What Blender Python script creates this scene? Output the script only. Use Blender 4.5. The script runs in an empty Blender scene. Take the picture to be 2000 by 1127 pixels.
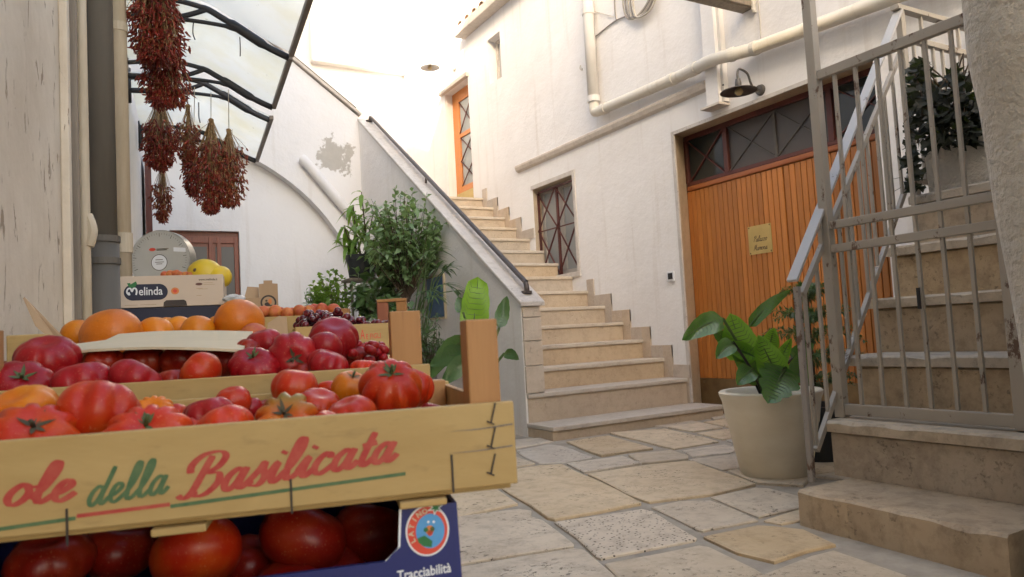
import bpy, math, random
import numpy as np
from mathutils import Vector, Matrix

# ------------------------------------------------------------------ camera
sc = bpy.context.scene
col = sc.collection
FPX, CX, CY, CAMZ = 1426.65, 1000.0, 563.5, 0.78     # focal length and centre in photograph pixels
YAW, PITCH, ROLL = math.radians(29.773), math.radians(3.561), math.radians(3.159)
_f = Vector((math.sin(YAW) * math.cos(PITCH), math.cos(YAW) * math.cos(PITCH), math.sin(PITCH)))
_r0 = Vector((math.cos(YAW), -math.sin(YAW), 0)); _u0 = _r0.cross(_f)
_r = math.cos(ROLL) * _r0 - math.sin(ROLL) * _u0
_u = math.sin(ROLL) * _r0 + math.cos(ROLL) * _u0
EYE = Vector((0, 0, CAMZ))
cam = bpy.data.cameras.new('camera'); camo = bpy.data.objects.new('camera', cam); col.objects.link(camo)
cam.sensor_width = 36; cam.lens = FPX / 2000 * 36; cam.clip_start = 0.02; cam.clip_end = 500
camo.matrix_world = Matrix(((_r.x, _u.x, -_f.x, 0), (_r.y, _u.y, -_f.y, 0), (_r.z, _u.z, -_f.z, CAMZ), (0, 0, 0, 1)))
cam.dof.use_dof = True; cam.dof.focus_distance = 3.6; cam.dof.aperture_fstop = 11.0
sc.camera = camo

# ------------------------------------------------------------------ sky, sun, exposure
SUN = Vector((0.9, 1.1, -0.60)).normalized()          # direction the light travels
w = bpy.data.worlds.new('World'); sc.world = w; w.use_nodes = True
nt = w.node_tree; bg = nt.nodes['Background']
sky = nt.nodes.new('ShaderNodeTexSky'); sky.sky_type = 'NISHITA'; sky.sun_disc = False
sky.sun_elevation = math.asin(-SUN.z); sky.sun_rotation = math.atan2(-SUN.x, -SUN.y)
sky.air_density = 1.0; sky.dust_density = 4.0; sky.ozone_density = 0.6
nt.links.new(sky.outputs[0], bg.inputs[0]); bg.inputs[1].default_value = 0.15
sl = bpy.data.lights.new('sun', 'SUN'); sl.energy = 3.2; sl.angle = math.radians(0.6); sl.color = (1.0, 0.985, 0.965)
so = bpy.data.objects.new('sun', sl); col.objects.link(so)
so.rotation_euler = SUN.to_track_quat('-Z', 'Y').to_euler(); so.location = (-8, -9, 9)
vs = sc.view_settings; vs.view_transform = 'Standard'; vs.look = 'None'; vs.gamma = 1.0; vs.exposure = 2.42
try:
    vs.use_white_balance = True; vs.white_balance_temperature = 7000; vs.white_balance_tint = 8
except Exception: pass
sc.render.engine = 'CYCLES'
cy = sc.cycles; cy.max_bounces = 9; cy.diffuse_bounces = 5; cy.glossy_bounces = 3; cy.transmission_bounces = 6
cy.transparent_max_bounces = 12; cy.use_denoising = True; cy.caustics_reflective = False; cy.caustics_refractive = False
cy.sample_clamp_indirect = 8.0

# ------------------------------------------------------------------ pixel-to-place helpers
def ray(px, py): return ((px - CX) / FPX) * _r - ((py - CY) / FPX) * _u + _f
def at(px, py, d): return EYE + d * ray(px, py)                 # d = metres straight ahead of the lens
def onx(px, py, X): v = ray(px, py); return EYE + v * (X / v.x)
def ony(px, py, Y): v = ray(px, py); return EYE + v * (Y / v.y)
def onz(px, py, Z=0.0): v = ray(px, py); return EYE + v * ((Z - CAMZ) / v.z)

# ------------------------------------------------------------------ mesh helpers
WL = {}
class MB:
    def __init__(s): s.v = []; s.f = []
    def add(s, vs, fs):
        o = len(s.v); s.v += [tuple(p) for p in vs]; s.f += [tuple(i + o for i in f) for f in fs]; return s
    def box(s, x0, x1, y0, y1, z0, z1, fr=None):
        p = [(x, y, z) for z in (z0, z1) for y in (y0, y1) for x in (x0, x1)]
        if fr: p = [fr(*q) for q in p]
        return s.add(p, [(0, 2, 3, 1), (4, 5, 7, 6), (0, 1, 5, 4), (2, 6, 7, 3), (0, 4, 6, 2), (1, 3, 7, 5)])
    def bar(s, a, b, wd, ht, up=(0, 0, 1)):          # rectangular bar from a to b
        a = Vector(a); b = Vector(b); d = (b - a).normalized(); up = Vector(up)
        sd = d.cross(up)
        if sd.length < 1e-4: sd = d.cross(Vector((1, 0, 0)))
        sd.normalize(); u2 = sd.cross(d)
        p = []
        for e in (a, b):
            for i, j in ((-1, -1), (1, -1), (1, 1), (-1, 1)): p.append(e + sd * (i * wd / 2) + u2 * (j * ht / 2))
        return s.add(p, [(0, 1, 2, 3), (7, 6, 5, 4), (0, 4, 5, 1), (1, 5, 6, 2), (2, 6, 7, 3), (3, 7, 4, 0)])
    def prism(s, poly, vec):                         # polygon extruded along vec
        n = len(poly); vec = Vector(vec); a = [Vector(p) for p in poly]
        return s.add(a + [p + vec for p in a], [tuple(range(n))[::-1], tuple(range(n, 2 * n))] + [(i, (i + 1) % n, n + (i + 1) % n, n + i) for i in range(n)])
    def tube(s, pts, r, n=8, cap=True, sx=1.0, side=None):
        pts = [Vector(p) for p in pts]; m = len(pts); rr = r if isinstance(r, (list, tuple)) else [r] * m
        vs = []; ref = None
        for i in range(m):
            d = (pts[min(i + 1, m - 1)] - pts[max(i - 1, 0)])
            d = d.normalized() if d.length > 1e-9 else Vector((0, 0, 1))
            if ref is None: ref = Vector(side) if side else (Vector((0, 0, 1)) if abs(d.z) < .9 else Vector((1, 0, 0)))
            a = ref - d * ref.dot(d)
            a = a.normalized() if a.length > 1e-6 else d.orthogonal().normalized()
            ref = a; b = d.cross(a)
            for k in range(n):
                t = 2 * math.pi * k / n; vs.append(pts[i] + (a * math.cos(t) * sx + b * math.sin(t)) * rr[i])
        fs = [(i * n + k, i * n + (k + 1) % n, (i + 1) * n + (k + 1) % n, (i + 1) * n + k) for i in range(m - 1) for k in range(n)]
        if cap: fs += [tuple(range(n))[::-1], tuple(range((m - 1) * n, m * n))]
        return s.add(vs, fs)
    def lathe(s, prof, c=(0, 0, 0), n=32, fr=None):
        vs = []
        for r, z in prof:
            for k in range(n):
                t = 2 * math.pi * k / n; p = (c[0] + r * math.cos(t), c[1] + r * math.sin(t), c[2] + z)
                vs.append(fr(*p) if fr else p)
        m = len(prof)
        fs = [(i * n + k, i * n + (k + 1) % n, (i + 1) * n + (k + 1) % n, (i + 1) * n + k) for i in range(m - 1) for k in range(n)]
        fs += [tuple(range(n))[::-1], tuple(range((m - 1) * n, m * n))]
        return s.add(vs, fs)
    def ball(s, c, r, n=12, m=8, sq=(1, 1, 1)):
        prof = [(max(1e-4, math.sin(math.pi * i / m)), -math.cos(math.pi * i / m)) for i in range(m + 1)]
        vs = []
        for a, z in prof:
            for k in range(n):
                t = 2 * math.pi * k / n; vs.append((c[0] + r * sq[0] * a * math.cos(t), c[1] + r * sq[1] * a * math.sin(t), c[2] + r * sq[2] * z))
        fs = [(i * n + k, i * n + (k + 1) % n, (i + 1) * n + (k + 1) % n, (i + 1) * n + k) for i in range(m) for k in range(n)]
        return s.add(vs, fs)
    def build(s, name, mat, parent=None, smooth=False, bevel=0, origin=None, seg=2):
        a = np.array([tuple(p) for p in s.v], dtype=float)
        if origin is None:
            origin = (a.min(0) + a.max(0)) / 2; origin[2] = a[:, 2].min()
        origin = Vector(origin); a = a - np.array(origin)
        me = bpy.data.meshes.new(name); me.from_pydata(a.tolist(), [], s.f); me.update()
        if smooth: me.polygons.foreach_set('use_smooth', [True] * len(me.polygons))
        if mat: me.materials.append(mat)
        o = bpy.data.objects.new(name, me); col.objects.link(o); WL[o.name] = origin
        if parent: o.parent = parent; o.location = origin - WL[parent.name]
        else: o.location = origin
        if bevel:
            b = o.modifiers.new('bevel', 'BEVEL'); b.width = bevel; b.segments = seg; b.limit_method = 'ANGLE'; b.angle_limit = math.radians(40)
        return o
def smooth_auto(o, ang=40):
    me = o.data; me.polygons.foreach_set('use_smooth', [True] * len(me.polygons))
    try: me.set_sharp_from_angle(angle=math.radians(ang))
    except Exception: pass
    return o
def inst(src, pos, parent=None, name=None, rz=None, scale=None):
    o = bpy.data.objects.new(name or src.name.split('.')[0], src.data); col.objects.link(o); pos = Vector(pos); WL[o.name] = pos
    if parent: o.parent = parent; o.location = pos - WL[parent.name]
    else: o.location = pos
    if rz is not None: o.rotation_euler.z = rz
    if scale: o.scale = scale
    return o
def tag(o, label, cat, group=None):
    o['label'] = label; o['category'] = cat
    if group: o['group'] = group
    return o
def thing(name, loc, label, cat, group=None):
    o = bpy.data.objects.new(name, None); col.objects.link(o); o.location = loc; o.empty_display_size = .1; WL[o.name] = Vector(loc)
    return tag(o, label, cat, group)
def frame(o, ang):                                   # local (x right, y back, z up) turned by ang about z
    c, s_ = math.cos(ang), math.sin(ang); o = Vector(o)
    return lambda x, y, z: Vector((o.x + c * x - s_ * y, o.y + s_ * x + c * y, o.z + z))
def catmull(pts, k=6):
    P = [Vector(p) for p in pts]; out = []
    for i in range(len(P) - 1):
        a = P[max(i - 1, 0)]; b = P[i]; c = P[i + 1]; d = P[min(i + 2, len(P) - 1)]
        for j in range(k):
            t = j / k; out.append(0.5 * ((2 * b) + (c - a) * t + (2 * a - 5 * b + 4 * c - d) * t * t + (3 * b - a - 3 * c + d) * t ** 3))
    out.append(P[-1]); return out

# ------------------------------------------------------------------ materials
class NT:
    def __init__(s, name):
        s.m = bpy.data.materials.new(name); s.m.use_nodes = True; s.t = s.m.node_tree; s.b = s.t.nodes['Principled BSDF']; s.out = s.t.nodes['Material Output']
        s.co = s.n('ShaderNodeTexCoord'); s.geo = None
    def n(s, ty, **kw):
        x = s.t.nodes.new(ty)
        for k, v in kw.items(): setattr(x, k, v)
        return x
    def l(s, a, b): s.t.links.new(a, b)
    def map(s, scale=(1, 1, 1), kind='Object', loc=(0, 0, 0)):
        m = s.n('ShaderNodeMapping'); m.inputs['Scale'].default_value = scale; m.inputs['Location'].default_value = loc
        if kind == 'World':
            g = s.n('ShaderNodeNewGeometry'); s.l(g.outputs['Position'], m.inputs[0])
        else: s.l(s.co.outputs[kind], m.inputs[0])
        return m.outputs[0]
    def noise(s, vec, scale, detail=6, rough=.6, dist=0):
        x = s.n('ShaderNodeTexNoise'); x.inputs['Scale'].default_value = scale; x.inputs['Detail'].default_value = detail
        x.inputs['Roughness'].default_value = rough; x.inputs['Distortion'].default_value = dist; s.l(vec, x.inputs['Vector']); return x.outputs['Fac']
    def vor(s, vec, scale, feature='F1', rnd=1.0):
        x = s.n('ShaderNodeTexVoronoi', feature=feature); x.inputs['Scale'].default_value = scale; x.inputs['Randomness'].default_value = rnd; s.l(vec, x.inputs['Vector']); return x.outputs['Distance']
    def ramp(s, fac, stops):
        r = s.n('ShaderNodeValToRGB'); e = r.color_ramp.elements
        while len(e) < len(stops): e.new(.5)
        for q, (p, c) in zip(e, stops): q.position = p; q.color = (c, c, c, 1) if not isinstance(c, (tuple, list)) else tuple(c) + (1,)
        s.l(fac, r.inputs[0]); return r.outputs[0]
    def mix(s, fac, a, b, mode='MIX'):
        x = s.n('ShaderNodeMix', data_type='RGBA', blend_type=mode)
        for sock, val in ((x.inputs[0], fac), (x.inputs[6], a), (x.inputs[7], b)):
            if isinstance(val, (int, float)): sock.default_value = val if sock == x.inputs[0] else (val, val, val, 1)
            elif isinstance(val, (tuple, list)): sock.default_value = tuple(val) + (1,)
            else: s.l(val, sock)
        return x.outputs[2]
    def math(s, op, a, b=0.0):
        x = s.n('ShaderNodeMath', operation=op)
        for i, v in enumerate((a, b)):
            if isinstance(v, (int, float)): x.inputs[i].default_value = v
            else: s.l(v, x.inputs[i])
        return x.outputs[0]
    def rnd(s): return s.n('ShaderNodeObjectInfo').outputs['Random']
    def bump(s, h, strength=.3, dist=.01, prev=None):
        b = s.n('ShaderNodeBump'); b.inputs['Strength'].default_value = strength; b.inputs['Distance'].default_value = dist; s.l(h, b.inputs['Height'])
        if prev is not None: s.l(prev, b.inputs['Normal'])
        s.l(b.outputs[0], s.b.inputs['Normal']); return b.outputs[0]
    def col(s, c):
        if isinstance(c, (tuple, list)): s.b.inputs['Base Color'].default_value = tuple(c) + (1,)
        else: s.l(c, s.b.inputs['Base Color'])
    def set(s, **kw):
        for k, v in kw.items():
            i = s.b.inputs[k.replace('_', ' ')]
            if isinstance(v, (int, float)): i.default_value = v
            else: s.l(v, i)
        return s
def simple(name, c, c2=None, scale=8, rough=.6, bump=0.0, bscale=60, rnd=.0, stretch=(1, 1, 1), kind='Object', metallic=0.0, coat=0.0, detail=6, bdist=.004, spec=.5):
    t = NT(name); v = t.map(stretch, kind)
    c2 = c2 or tuple(x * .75 for x in c)
    k = t.ramp(t.noise(v, scale, detail), [(.35, 0.0), (.68, 1.0)]); out = t.mix(k, c, c2)
    if rnd:
        h = t.n('ShaderNodeHueSaturation'); r = t.rnd()
        t.l(out, h.inputs['Color']); t.l(t.math('ADD', t.math('MULTIPLY', r, rnd), 1 - rnd / 2), h.inputs['Value']); out = h.outputs[0]
    t.col(out); t.set(Roughness=rough, Metallic=metallic, Coat_Weight=coat, Specular_IOR_Level=spec)
    if bump: t.bump(t.noise(v, bscale, 4), bump, bdist)
    return t.m
def plaster(name, base, dirt, streak, amount=.5, bump=.25, warm=None, patch=None):
    t = NT(name); v = t.map((1, 1, 1), 'World'); vs_ = t.map((2.2, 2.2, .12), 'World')
    big = t.ramp(t.noise(v, .9, 5), [(.4, 0.0), (.75, 1.0)])
    c = t.mix(t.math('MULTIPLY', big, amount), base, dirt)
    st = t.ramp(t.noise(vs_, 4.0, 5, .65), [(.56, 0.0), (.78, 1.0)])
    c = t.mix(t.math('MULTIPLY', st, amount * .8), c, streak)
    sp = t.ramp(t.noise(v, 26, 3), [(.68, 0.0), (.76, 1.0)])
    c = t.mix(t.math('MULTIPLY', sp, amount * .35), c, dirt)
    if warm:
        g = t.ramp(t.noise(t.map((1, 1, .6), 'World', (7, 3, 1)), .55, 3), [(.45, 0.0), (.7, 1.0)])
        c = t.mix(t.math('MULTIPLY', g, .6), c, warm)
    if patch:                                         # a place where the top coat has fallen away: centre, size, colour
        (px_, py_, pz_), (sx_, sz_), pc = patch
        m = t.n('ShaderNodeMapping'); m.inputs['Location'].default_value = (-px_ / sx_, 0, -pz_ / sz_); m.inputs['Scale'].default_value = (1 / sx_, 0, 1 / sz_)
        g2 = t.n('ShaderNodeNewGeometry'); t.l(g2.outputs['Position'], m.inputs[0])
        ln = t.n('ShaderNodeVectorMath', operation='LENGTH'); t.l(m.outputs[0], ln.inputs[0])
        d = t.math('ADD', ln.outputs['Value'], t.math('MULTIPLY', t.math('SUBTRACT', t.noise(v, 5.5, 5, .6), .5), 2.6))
        k = t.ramp(d, [(.76, 1.0), (.88, 0.0)])
        c = t.mix(k, c, t.mix(t.noise(v, 9, 4), pc, tuple(x * .8 for x in pc)))
    t.col(c); t.set(Roughness=.88, Specular_IOR_Level=.25)
    h = t.math('ADD', t.math('MULTIPLY', t.noise(v, 3.2, 4), 1.0), t.math('MULTIPLY', t.noise(v, 38, 4), .16 if bump < .9 else .5))
    t.bump(h, bump, .05)
    return t.m
M = {}
M['white'] = plaster('white_plaster', (.79, .765, .745), (.68, .64, .61), (.58, .52, .46), .65, .33)
M['white_back'] = plaster('white_plaster_back', (.78, .76, .75), (.69, .66, .64), (.55, .49, .42), .5, .22, patch=((2.52, 0, 3.02), (.22, .28), (.50, .465, .42)))
M['parapet'] = plaster('parapet_plaster', (.79, .76, .73), (.66, .61, .56), (.52, .45, .37), .6, .3)
M['far'] = plaster('far_plaster', (.74, .70, .66), (.64, .58, .52), (.6, .54, .45), .4, .15)
M['cream'] = plaster('cream_rough_plaster', (.60, .56, .50), (.52, .47, .40), (.46, .41, .34), .7, 1.0)
def old_wall():
    t = NT('peeling_limewash'); v = t.map((1, 1, 1), 'World')
    c = t.mix(t.ramp(t.noise(v, 2.2, 7, .65), [(.35, 0.0), (.7, 1.0)]), (.69, .60, .485), (.54, .45, .345))
    st = t.ramp(t.noise(t.map((5, 5, .35), 'World'), 3.2, 6, .7), [(.55, 0.0), (.72, 1.0)])
    c = t.mix(t.math('MULTIPLY', st, .22), c, (.36, .28, .20))
    # flakes and splits, longer than wide
    fl = t.noise(t.map((9, 9, 3.4), 'World'), 1.9, 6, .62, .6)
    k = t.ramp(fl, [(.615, 0.0), (.64, 1.0)])
    c = t.mix(k, c, t.mix(t.noise(v, 30, 3), (.26, .19, .13), (.40, .31, .22)))
    pk = t.ramp(t.noise(t.map((1, 1, .5), 'World', (3, 1, 4)), 1.3, 3), [(.5, 0.0), (.65, 1.0)])
    c = t.mix(t.math('MULTIPLY', pk, .35), c, (.56, .43, .34))
    t.col(c); t.set(Roughness=.85, Specular_IOR_Level=.3)
    h = t.math('ADD', t.math('MULTIPLY', t.noise(v, 6, 6), .6), t.math('MULTIPLY', k, -.5))
    t.bump(h, .6, .02); return t.m
M['old'] = old_wall()
def stone(name, c1, c2, dark, pits=.5, rough=.62, rnd=.18, drill=False, kind='World', edge=None):
    t = NT(name); v = t.map((1, 1, 1), kind); r = t.rnd()
    off = t.n('ShaderNodeVectorMath', operation='ADD'); cb = t.n('ShaderNodeCombineXYZ'); t.l(t.math('MULTIPLY', r, 37.0), cb.inputs[2])
    t.l(v, off.inputs[0]); t.l(cb.outputs[0], off.inputs[1]); vv = off.outputs[0]
    c = t.mix(t.ramp(t.noise(vv, 2.2, 7, .62), [(.33, 0.0), (.7, 1.0)]), c1, c2)
    c = t.mix(t.math('MULTIPLY', t.ramp(t.noise(vv, 12, 7, .75), [(.46, 0.0), (.72, 1.0)]), .62), c, dark)
    if drill:
        p = t.ramp(t.vor(v, 52, 'F1', .7), [(.16, 1.0), (.27, 0.0)])
    else:
        p = t.math('MULTIPLY', t.ramp(t.noise(vv, 42, 5, .75), [(.57, 0.0), (.63, 1.0)]), t.ramp(t.noise(vv, 4.1, 4), [(.46, 0.0), (.60, 1.0)]))
    c = t.mix(t.math('MULTIPLY', p, pits), c, tuple(x * .35 for x in dark))
    h = t.n('ShaderNodeHueSaturation'); t.l(c, h.inputs['Color']); t.l(t.math('ADD', t.math('MULTIPLY', r, rnd), 1 - rnd / 2), h.inputs['Value'])
    sat = t.math('ADD', t.math('MULTIPLY', t.n('ShaderNodeObjectInfo').outputs['Random'], .5), .75); t.l(sat, h.inputs['Saturation'])
    t.col(h.outputs[0]); t.set(Roughness=t.mix(t.noise(vv, 8, 4), rough - .12, rough + .15), Specular_IOR_Level=.4)
    hh = t.math('SUBTRACT', t.math('ADD', t.math('MULTIPLY', t.noise(vv, 5, 5), .5), t.math('MULTIPLY', t.noise(vv, 45, 4), .12)), t.math('MULTIPLY', p, .35))
    t.bump(hh, .6, .02); return t.m
M['pave'] = stone('worn_limestone', (.62, .51, .375), (.52, .41, .285), (.30, .225, .15), .95, .6, .2)
M['pave_grey'] = stone('grey_limestone', (.58, .51, .42), (.50, .425, .34), (.3, .245, .19), .9, .58, .15)
M['pave_rough'] = stone('pitted_limestone', (.63, .54, .43), (.52, .43, .33), (.23, .18, .135), 1.0, .68, .12)
M['pave_ochre'] = stone('ochre_limestone', (.57, .46, .325), (.47, .36, .24), (.28, .20, .13), .9, .6, .12)
M['pave_drill'] = stone('drilled_limestone', (.61, .525, .425), (.55, .465, .37), (.25, .19, .14), 1.0, .62, .08, True)
M['mortar'] = simple('grey_mortar', (.40, .35, .285), (.28, .24, .195), 9, .92, .5, 90, kind='World')
M['step'] = stone('beige_step_stone', (.56, .455, .34), (.49, .39, .285), (.35, .26, .185), .2, .5, .12)
M['tread'] = stone('pale_tread_stone', (.60, .53, .44), (.54, .465, .38), (.40, .32, .25), .2, .45, .08)
M['oldstep'] = stone('dirty_step_stone', (.55, .435, .305), (.42, .315, .21), (.19, .135, .09), .4, .72, .12)
M['oldtread'] = stone('dusty_tread_stone', (.60, .51, .40), (.49, .41, .31), (.2, .155, .115), .45, .7, .1)
M['tile'] = stone('cream_tile', (.60, .525, .44), (.55, .47, .39), (.42, .34, .27), .2, .4, .06)
M['skirt'] = stone('skirting_stone', (.55, .45, .36), (.49, .40, .31), (.36, .28, .21), .25, .45, .10)
M['coping'] = stone('coping_stone', (.62, .56, .50), (.54, .48, .42), (.38, .32, .27), .4, .6, .05)
M['jamb'] = stone('jamb_stone', (.50, .415, .315), (.45, .365, .27), (.33, .26, .19), .25, .55, .06)
def wood(name, c1, c2, dark, rough=.4, coat=.0, rnd=.25, axis='z', sc_=1.0, grain=.5, bump=.2):
    t = NT(name); s = {'z': (26, 26, 1.3), 'x': (1.3, 26, 26), 'y': (26, 1.3, 26)}[axis]
    v = t.map(tuple(x * sc_ for x in s), 'Object'); r = t.rnd()
    off = t.n('ShaderNodeVectorMath', operation='ADD'); cb = t.n('ShaderNodeCombineXYZ')
    for i in range(3): t.l(t.math('MULTIPLY', r, 53.0 + 17 * i), cb.inputs[i])
    t.l(v, off.inputs[0]); t.l(cb.outputs[0], off.inputs[1]); vv = off.outputs[0]
    g = t.noise(vv, 1.6, 6, .65, .8)
    c = t.mix(t.ramp(g, [(.3, 0.0), (.7, 1.0)]), c1, c2)
    c = t.mix(t.math('MULTIPLY', t.ramp(t.noise(vv, 5, 4), [(.58, 0.0), (.72, 1.0)]), grain), c, dark)
    h = t.n('ShaderNodeHueSaturation'); t.l(c, h.inputs['Color']); t.l(t.math('ADD', t.math('MULTIPLY', r, rnd), 1 - rnd / 2), h.inputs['Value'])
    t.col(h.outputs[0]); t.set(Roughness=rough, Coat_Weight=coat, Coat_Roughness=.25)
    t.bump(t.noise(vv, 3, 5), bump, .003); return t.m
M['door'] = wood('varnished_door_wood', (.52, .195, .045), (.41, .14, .03), (.20, .06, .018), .42, .15, .32)
M['door2'] = wood('orange_door_wood', (.62, .22, .045), (.52, .165, .03), (.3, .09, .02), .38, .2, .1)
M['ledge'] = wood('ledge_wood', (.42, .135, .04), (.32, .095, .03), (.16, .045, .015), .4, .2, .05, 'y')
M['crate'] = wood('pale_poplar_wood', (.45, .30, .115), (.38, .24, .082), (.20, .115, .04), .62, .0, .12, 'x', .5, .4, .25)
M['crate_in'] = wood('crate_inner_wood', (.44, .245, .105), (.36, .19, .078), (.24, .12, .05), .65, .0, .12, 'x', .5, .4, .25)
M['post'] = wood('crate_post_wood', (.41, .20, .068), (.33, .15, .048), (.18, .07, .024), .6, .0, .12, 'z', .6, .45, .3)
M['redwood2'] = wood('red_stained_wood', (.34, .12, .06), (.26, .085, .045), (.14, .045, .025), .6, 0, .1)
M['redwood'] = wood('red_brown_wood', (.26, .07, .035), (.18, .045, .025), (.09, .025, .015), .45, .1, .1)
M['bars'] = simple('oxide_red_paint', (.115, .028, .024), (.075, .02, .018), 9, .45, .15, 120)
M['frame'] = simple('dark_red_frame_paint', (.13, .035, .026), (.085, .024, .02), 9, .4, .1, 100)
M['brass'] = simple('brass', (.60, .44, .17), (.50, .36, .13), 6, .38, .05, 60, metallic=.45)
M['kick'] = simple('aged_brass_kickplate', (.27, .18, .085), (.18, .115, .055), 7, .5, .1, 30, metallic=.55)
M['engrave'] = simple('engraved_lettering', (.10, .065, .03), None, 9, .6)
def glass(name, tint=(.09, .10, .10), rough=.06, alpha=1.0):
    t = NT(name); t.col(t.mix(t.noise(t.map(), 2, 3), tint, tuple(x * .7 for x in tint))); t.set(Roughness=rough, Specular_IOR_Level=.6); return t.m
M['glass'] = glass('window_glass', (.035, .042, .04)); M['glass_pale'] = glass('pale_window_glass', (.40, .42, .41), .2)
M['mesh'] = glass('dusty_screen_glass', (.095, .082, .075), .4)
M['lattice'] = simple('dusty_lattice', (.14, .125, .115), None, 9, .7)
M['curtain'] = simple('net_curtain', (.46, .45, .43), (.30, .29, .28), 3, .9, .3, 6, stretch=(6, 6, .3))
def rusty(name, c, c2, rust=.5, rough=.5, thr=.62, metallic=0.0, scale=14):
    t = NT(name); v = t.map((1, 1, .6), 'World')
    b = t.mix(t.noise(v, 5, 4), c, c2); k = t.ramp(t.noise(v, scale, 6, .7), [(thr, 0.0), (thr + .05, 1.0)])
    t.col(t.mix(t.math('MULTIPLY', k, rust), b, (.10, .045, .022))); t.set(Roughness=rough, Metallic=metallic)
    t.bump(t.math('ADD', t.noise(v, 60, 4), t.math('MULTIPLY', k, -.6)), .3, .003); return t.m
M['iron'] = rusty('grey_painted_iron', (.43, .385, .325), (.34, .30, .25), .9, .5, .585)
M['rusty_iron'] = rusty('rusted_painted_iron', (.36, .33, .30), (.27, .24, .22), .9, .6, .54)
M['rail_top'] = rusty('worn_rail_top', (.50, .48, .46), (.42, .40, .38), .8, .4, .60)
M['rail'] = rusty('brown_steel_rail', (.10, .08, .075), (.07, .055, .05), .4, .35, .66, .3)
M['black_iron'] = simple('black_plastic_bracket', (.018, .016, .018), (.03, .026, .026), 12, .5, .1, 60)
M['bronze'] = simple('bronze_profile', (.22, .175, .135), (.16, .12, .095), 6, .5, .1, 50)
M['pvc'] = plaster('white_painted_pipe', (.72, .695, .665), (.52, .47, .40), (.44, .38, .29), .6, .08)
M['pvc_warm'] = plaster('stained_white_pipe', (.70, .66, .59), (.60, .54, .44), (.46, .38, .27), .8, .08)
M['dpipe'] = simple('dark_grey_drainpipe', (.15, .132, .11), (.11, .096, .08), 3, .6, .05, 20, stretch=(3, 3, .3), kind='World', spec=.2)
M['conduit'] = simple('cream_conduit_paint', (.56, .47, .35), (.42, .33, .22), 5, .6, .3, 40, stretch=(3, 3, .5), kind='World')
M['strip'] = simple('grey_wooden_strip', (.25, .20, .15), (.17, .135, .10), 5, .7, .4, 40, stretch=(8, 8, .6), kind='World')
def poly():
    t = NT('yellowed_polycarbonate'); v = t.map((1, 1, 1), 'World')
    c = t.mix(t.ramp(t.noise(v, 2.2, 5), [(.45, 0.0), (.72, 1.0)]), (.97, .955, .90), (.92, .86, .68))
    c = t.mix(t.ramp(t.noise(v, 16, 6, .7), [(.66, 0.0), (.71, 1.0)]), c, (.36, .32, .25))
    tr = t.n('ShaderNodeBsdfTranslucent'); t.l(c, tr.inputs[0]); df = t.n('ShaderNodeBsdfDiffuse'); t.l(c, df.inputs[0])
    tp = t.n('ShaderNodeBsdfTransparent'); tp.inputs[0].default_value = (.92, .92, .88, 1)
    a = t.n('ShaderNodeMixShader'); a.inputs[0].default_value = .10; t.l(tr.outputs[0], a.inputs[1]); t.l(df.outputs[0], a.inputs[2])
    b = t.n('ShaderNodeMixShader'); b.inputs[0].default_value = .34; t.l(a.outputs[0], b.inputs[1]); t.l(tp.outputs[0], b.inputs[2])
    t.l(b.outputs[0], t.out.inputs[0]); return t.m
M['poly'] = poly()
def leafmat(name, c1, c2, trans=.3, rough=.45, rnd=.3, vein=None, spec=.4):
    t = NT(name); v = t.map((1, 1, 1), 'World'); c = t.mix(t.ramp(t.noise(v, 7, 4), [(.35, 0.0), (.68, 1.0)]), c1, c2)
    if rnd:
        h = t.n('ShaderNodeHueSaturation'); t.l(c, h.inputs['Color']); t.l(t.math('ADD', t.math('MULTIPLY', t.noise(v, 23, 2), rnd * 2), 1 - rnd), h.inputs['Value']); c = h.outputs[0]
    t.col(c); t.set(Roughness=rough, Specular_IOR_Level=spec)
    tr = t.n('ShaderNodeBsdfTranslucent'); t.l(t.mix(.5, c, (.30, .45, .04)), tr.inputs[0])
    mx = t.n('ShaderNodeMixShader'); mx.inputs[0].default_value = trans; t.l(t.b.outputs[0], mx.inputs[1]); t.l(tr.outputs[0], mx.inputs[2]); t.l(mx.outputs[0], t.out.inputs[0])
    return t.m
M['ficus'] = leafmat('ficus_leaf', (.15, .25, .105), (.26, .37, .18), .3, .3, .3, spec=.6)
M['dark_leaf'] = leafmat('dark_glossy_leaf', (.06, .125, .05), (.11, .19, .07), .25, .3, .3, spec=.6)
M['lime_leaf'] = leafmat('lime_leaf', (.14, .27, .04), (.22, .35, .07), .4)
M['banana'] = leafmat('backlit_banana_leaf', (.20, .42, .03), (.26, .50, .05), .5, .35, .08)  # lime green brightened, light from behind the leaf put into its colour
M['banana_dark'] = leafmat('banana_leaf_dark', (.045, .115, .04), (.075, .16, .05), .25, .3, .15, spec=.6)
M['philo'] = leafmat('philodendron_leaf', (.055, .165, .04), (.11, .25, .065), .25, .25, .15, spec=.8)
M['philo_lime'] = leafmat('philodendron_young_leaf', (.14, .37, .03), (.19, .44, .05), .4, .28, .12, spec=.6)
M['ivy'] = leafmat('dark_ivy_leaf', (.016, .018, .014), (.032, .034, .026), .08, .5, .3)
M['palm'] = leafmat('palm_leaflet', (.05, .11, .05), (.09, .165, .075), .28, .35, .3, spec=.6)
M['stem'] = simple('brown_stem', (.11, .075, .045), (.065, .045, .03), 20, .7, .3, 60)
M['gstem'] = simple('green_stem', (.10, .16, .05), (.07, .12, .04), 20, .55)
M['darkstem'] = simple('dark_stem', (.022, .02, .014), (.035, .03, .02), 20, .5)
M['soil'] = simple('potting_soil', (.045, .035, .028), (.085, .07, .058), 30, .95, .8, 60)
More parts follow.
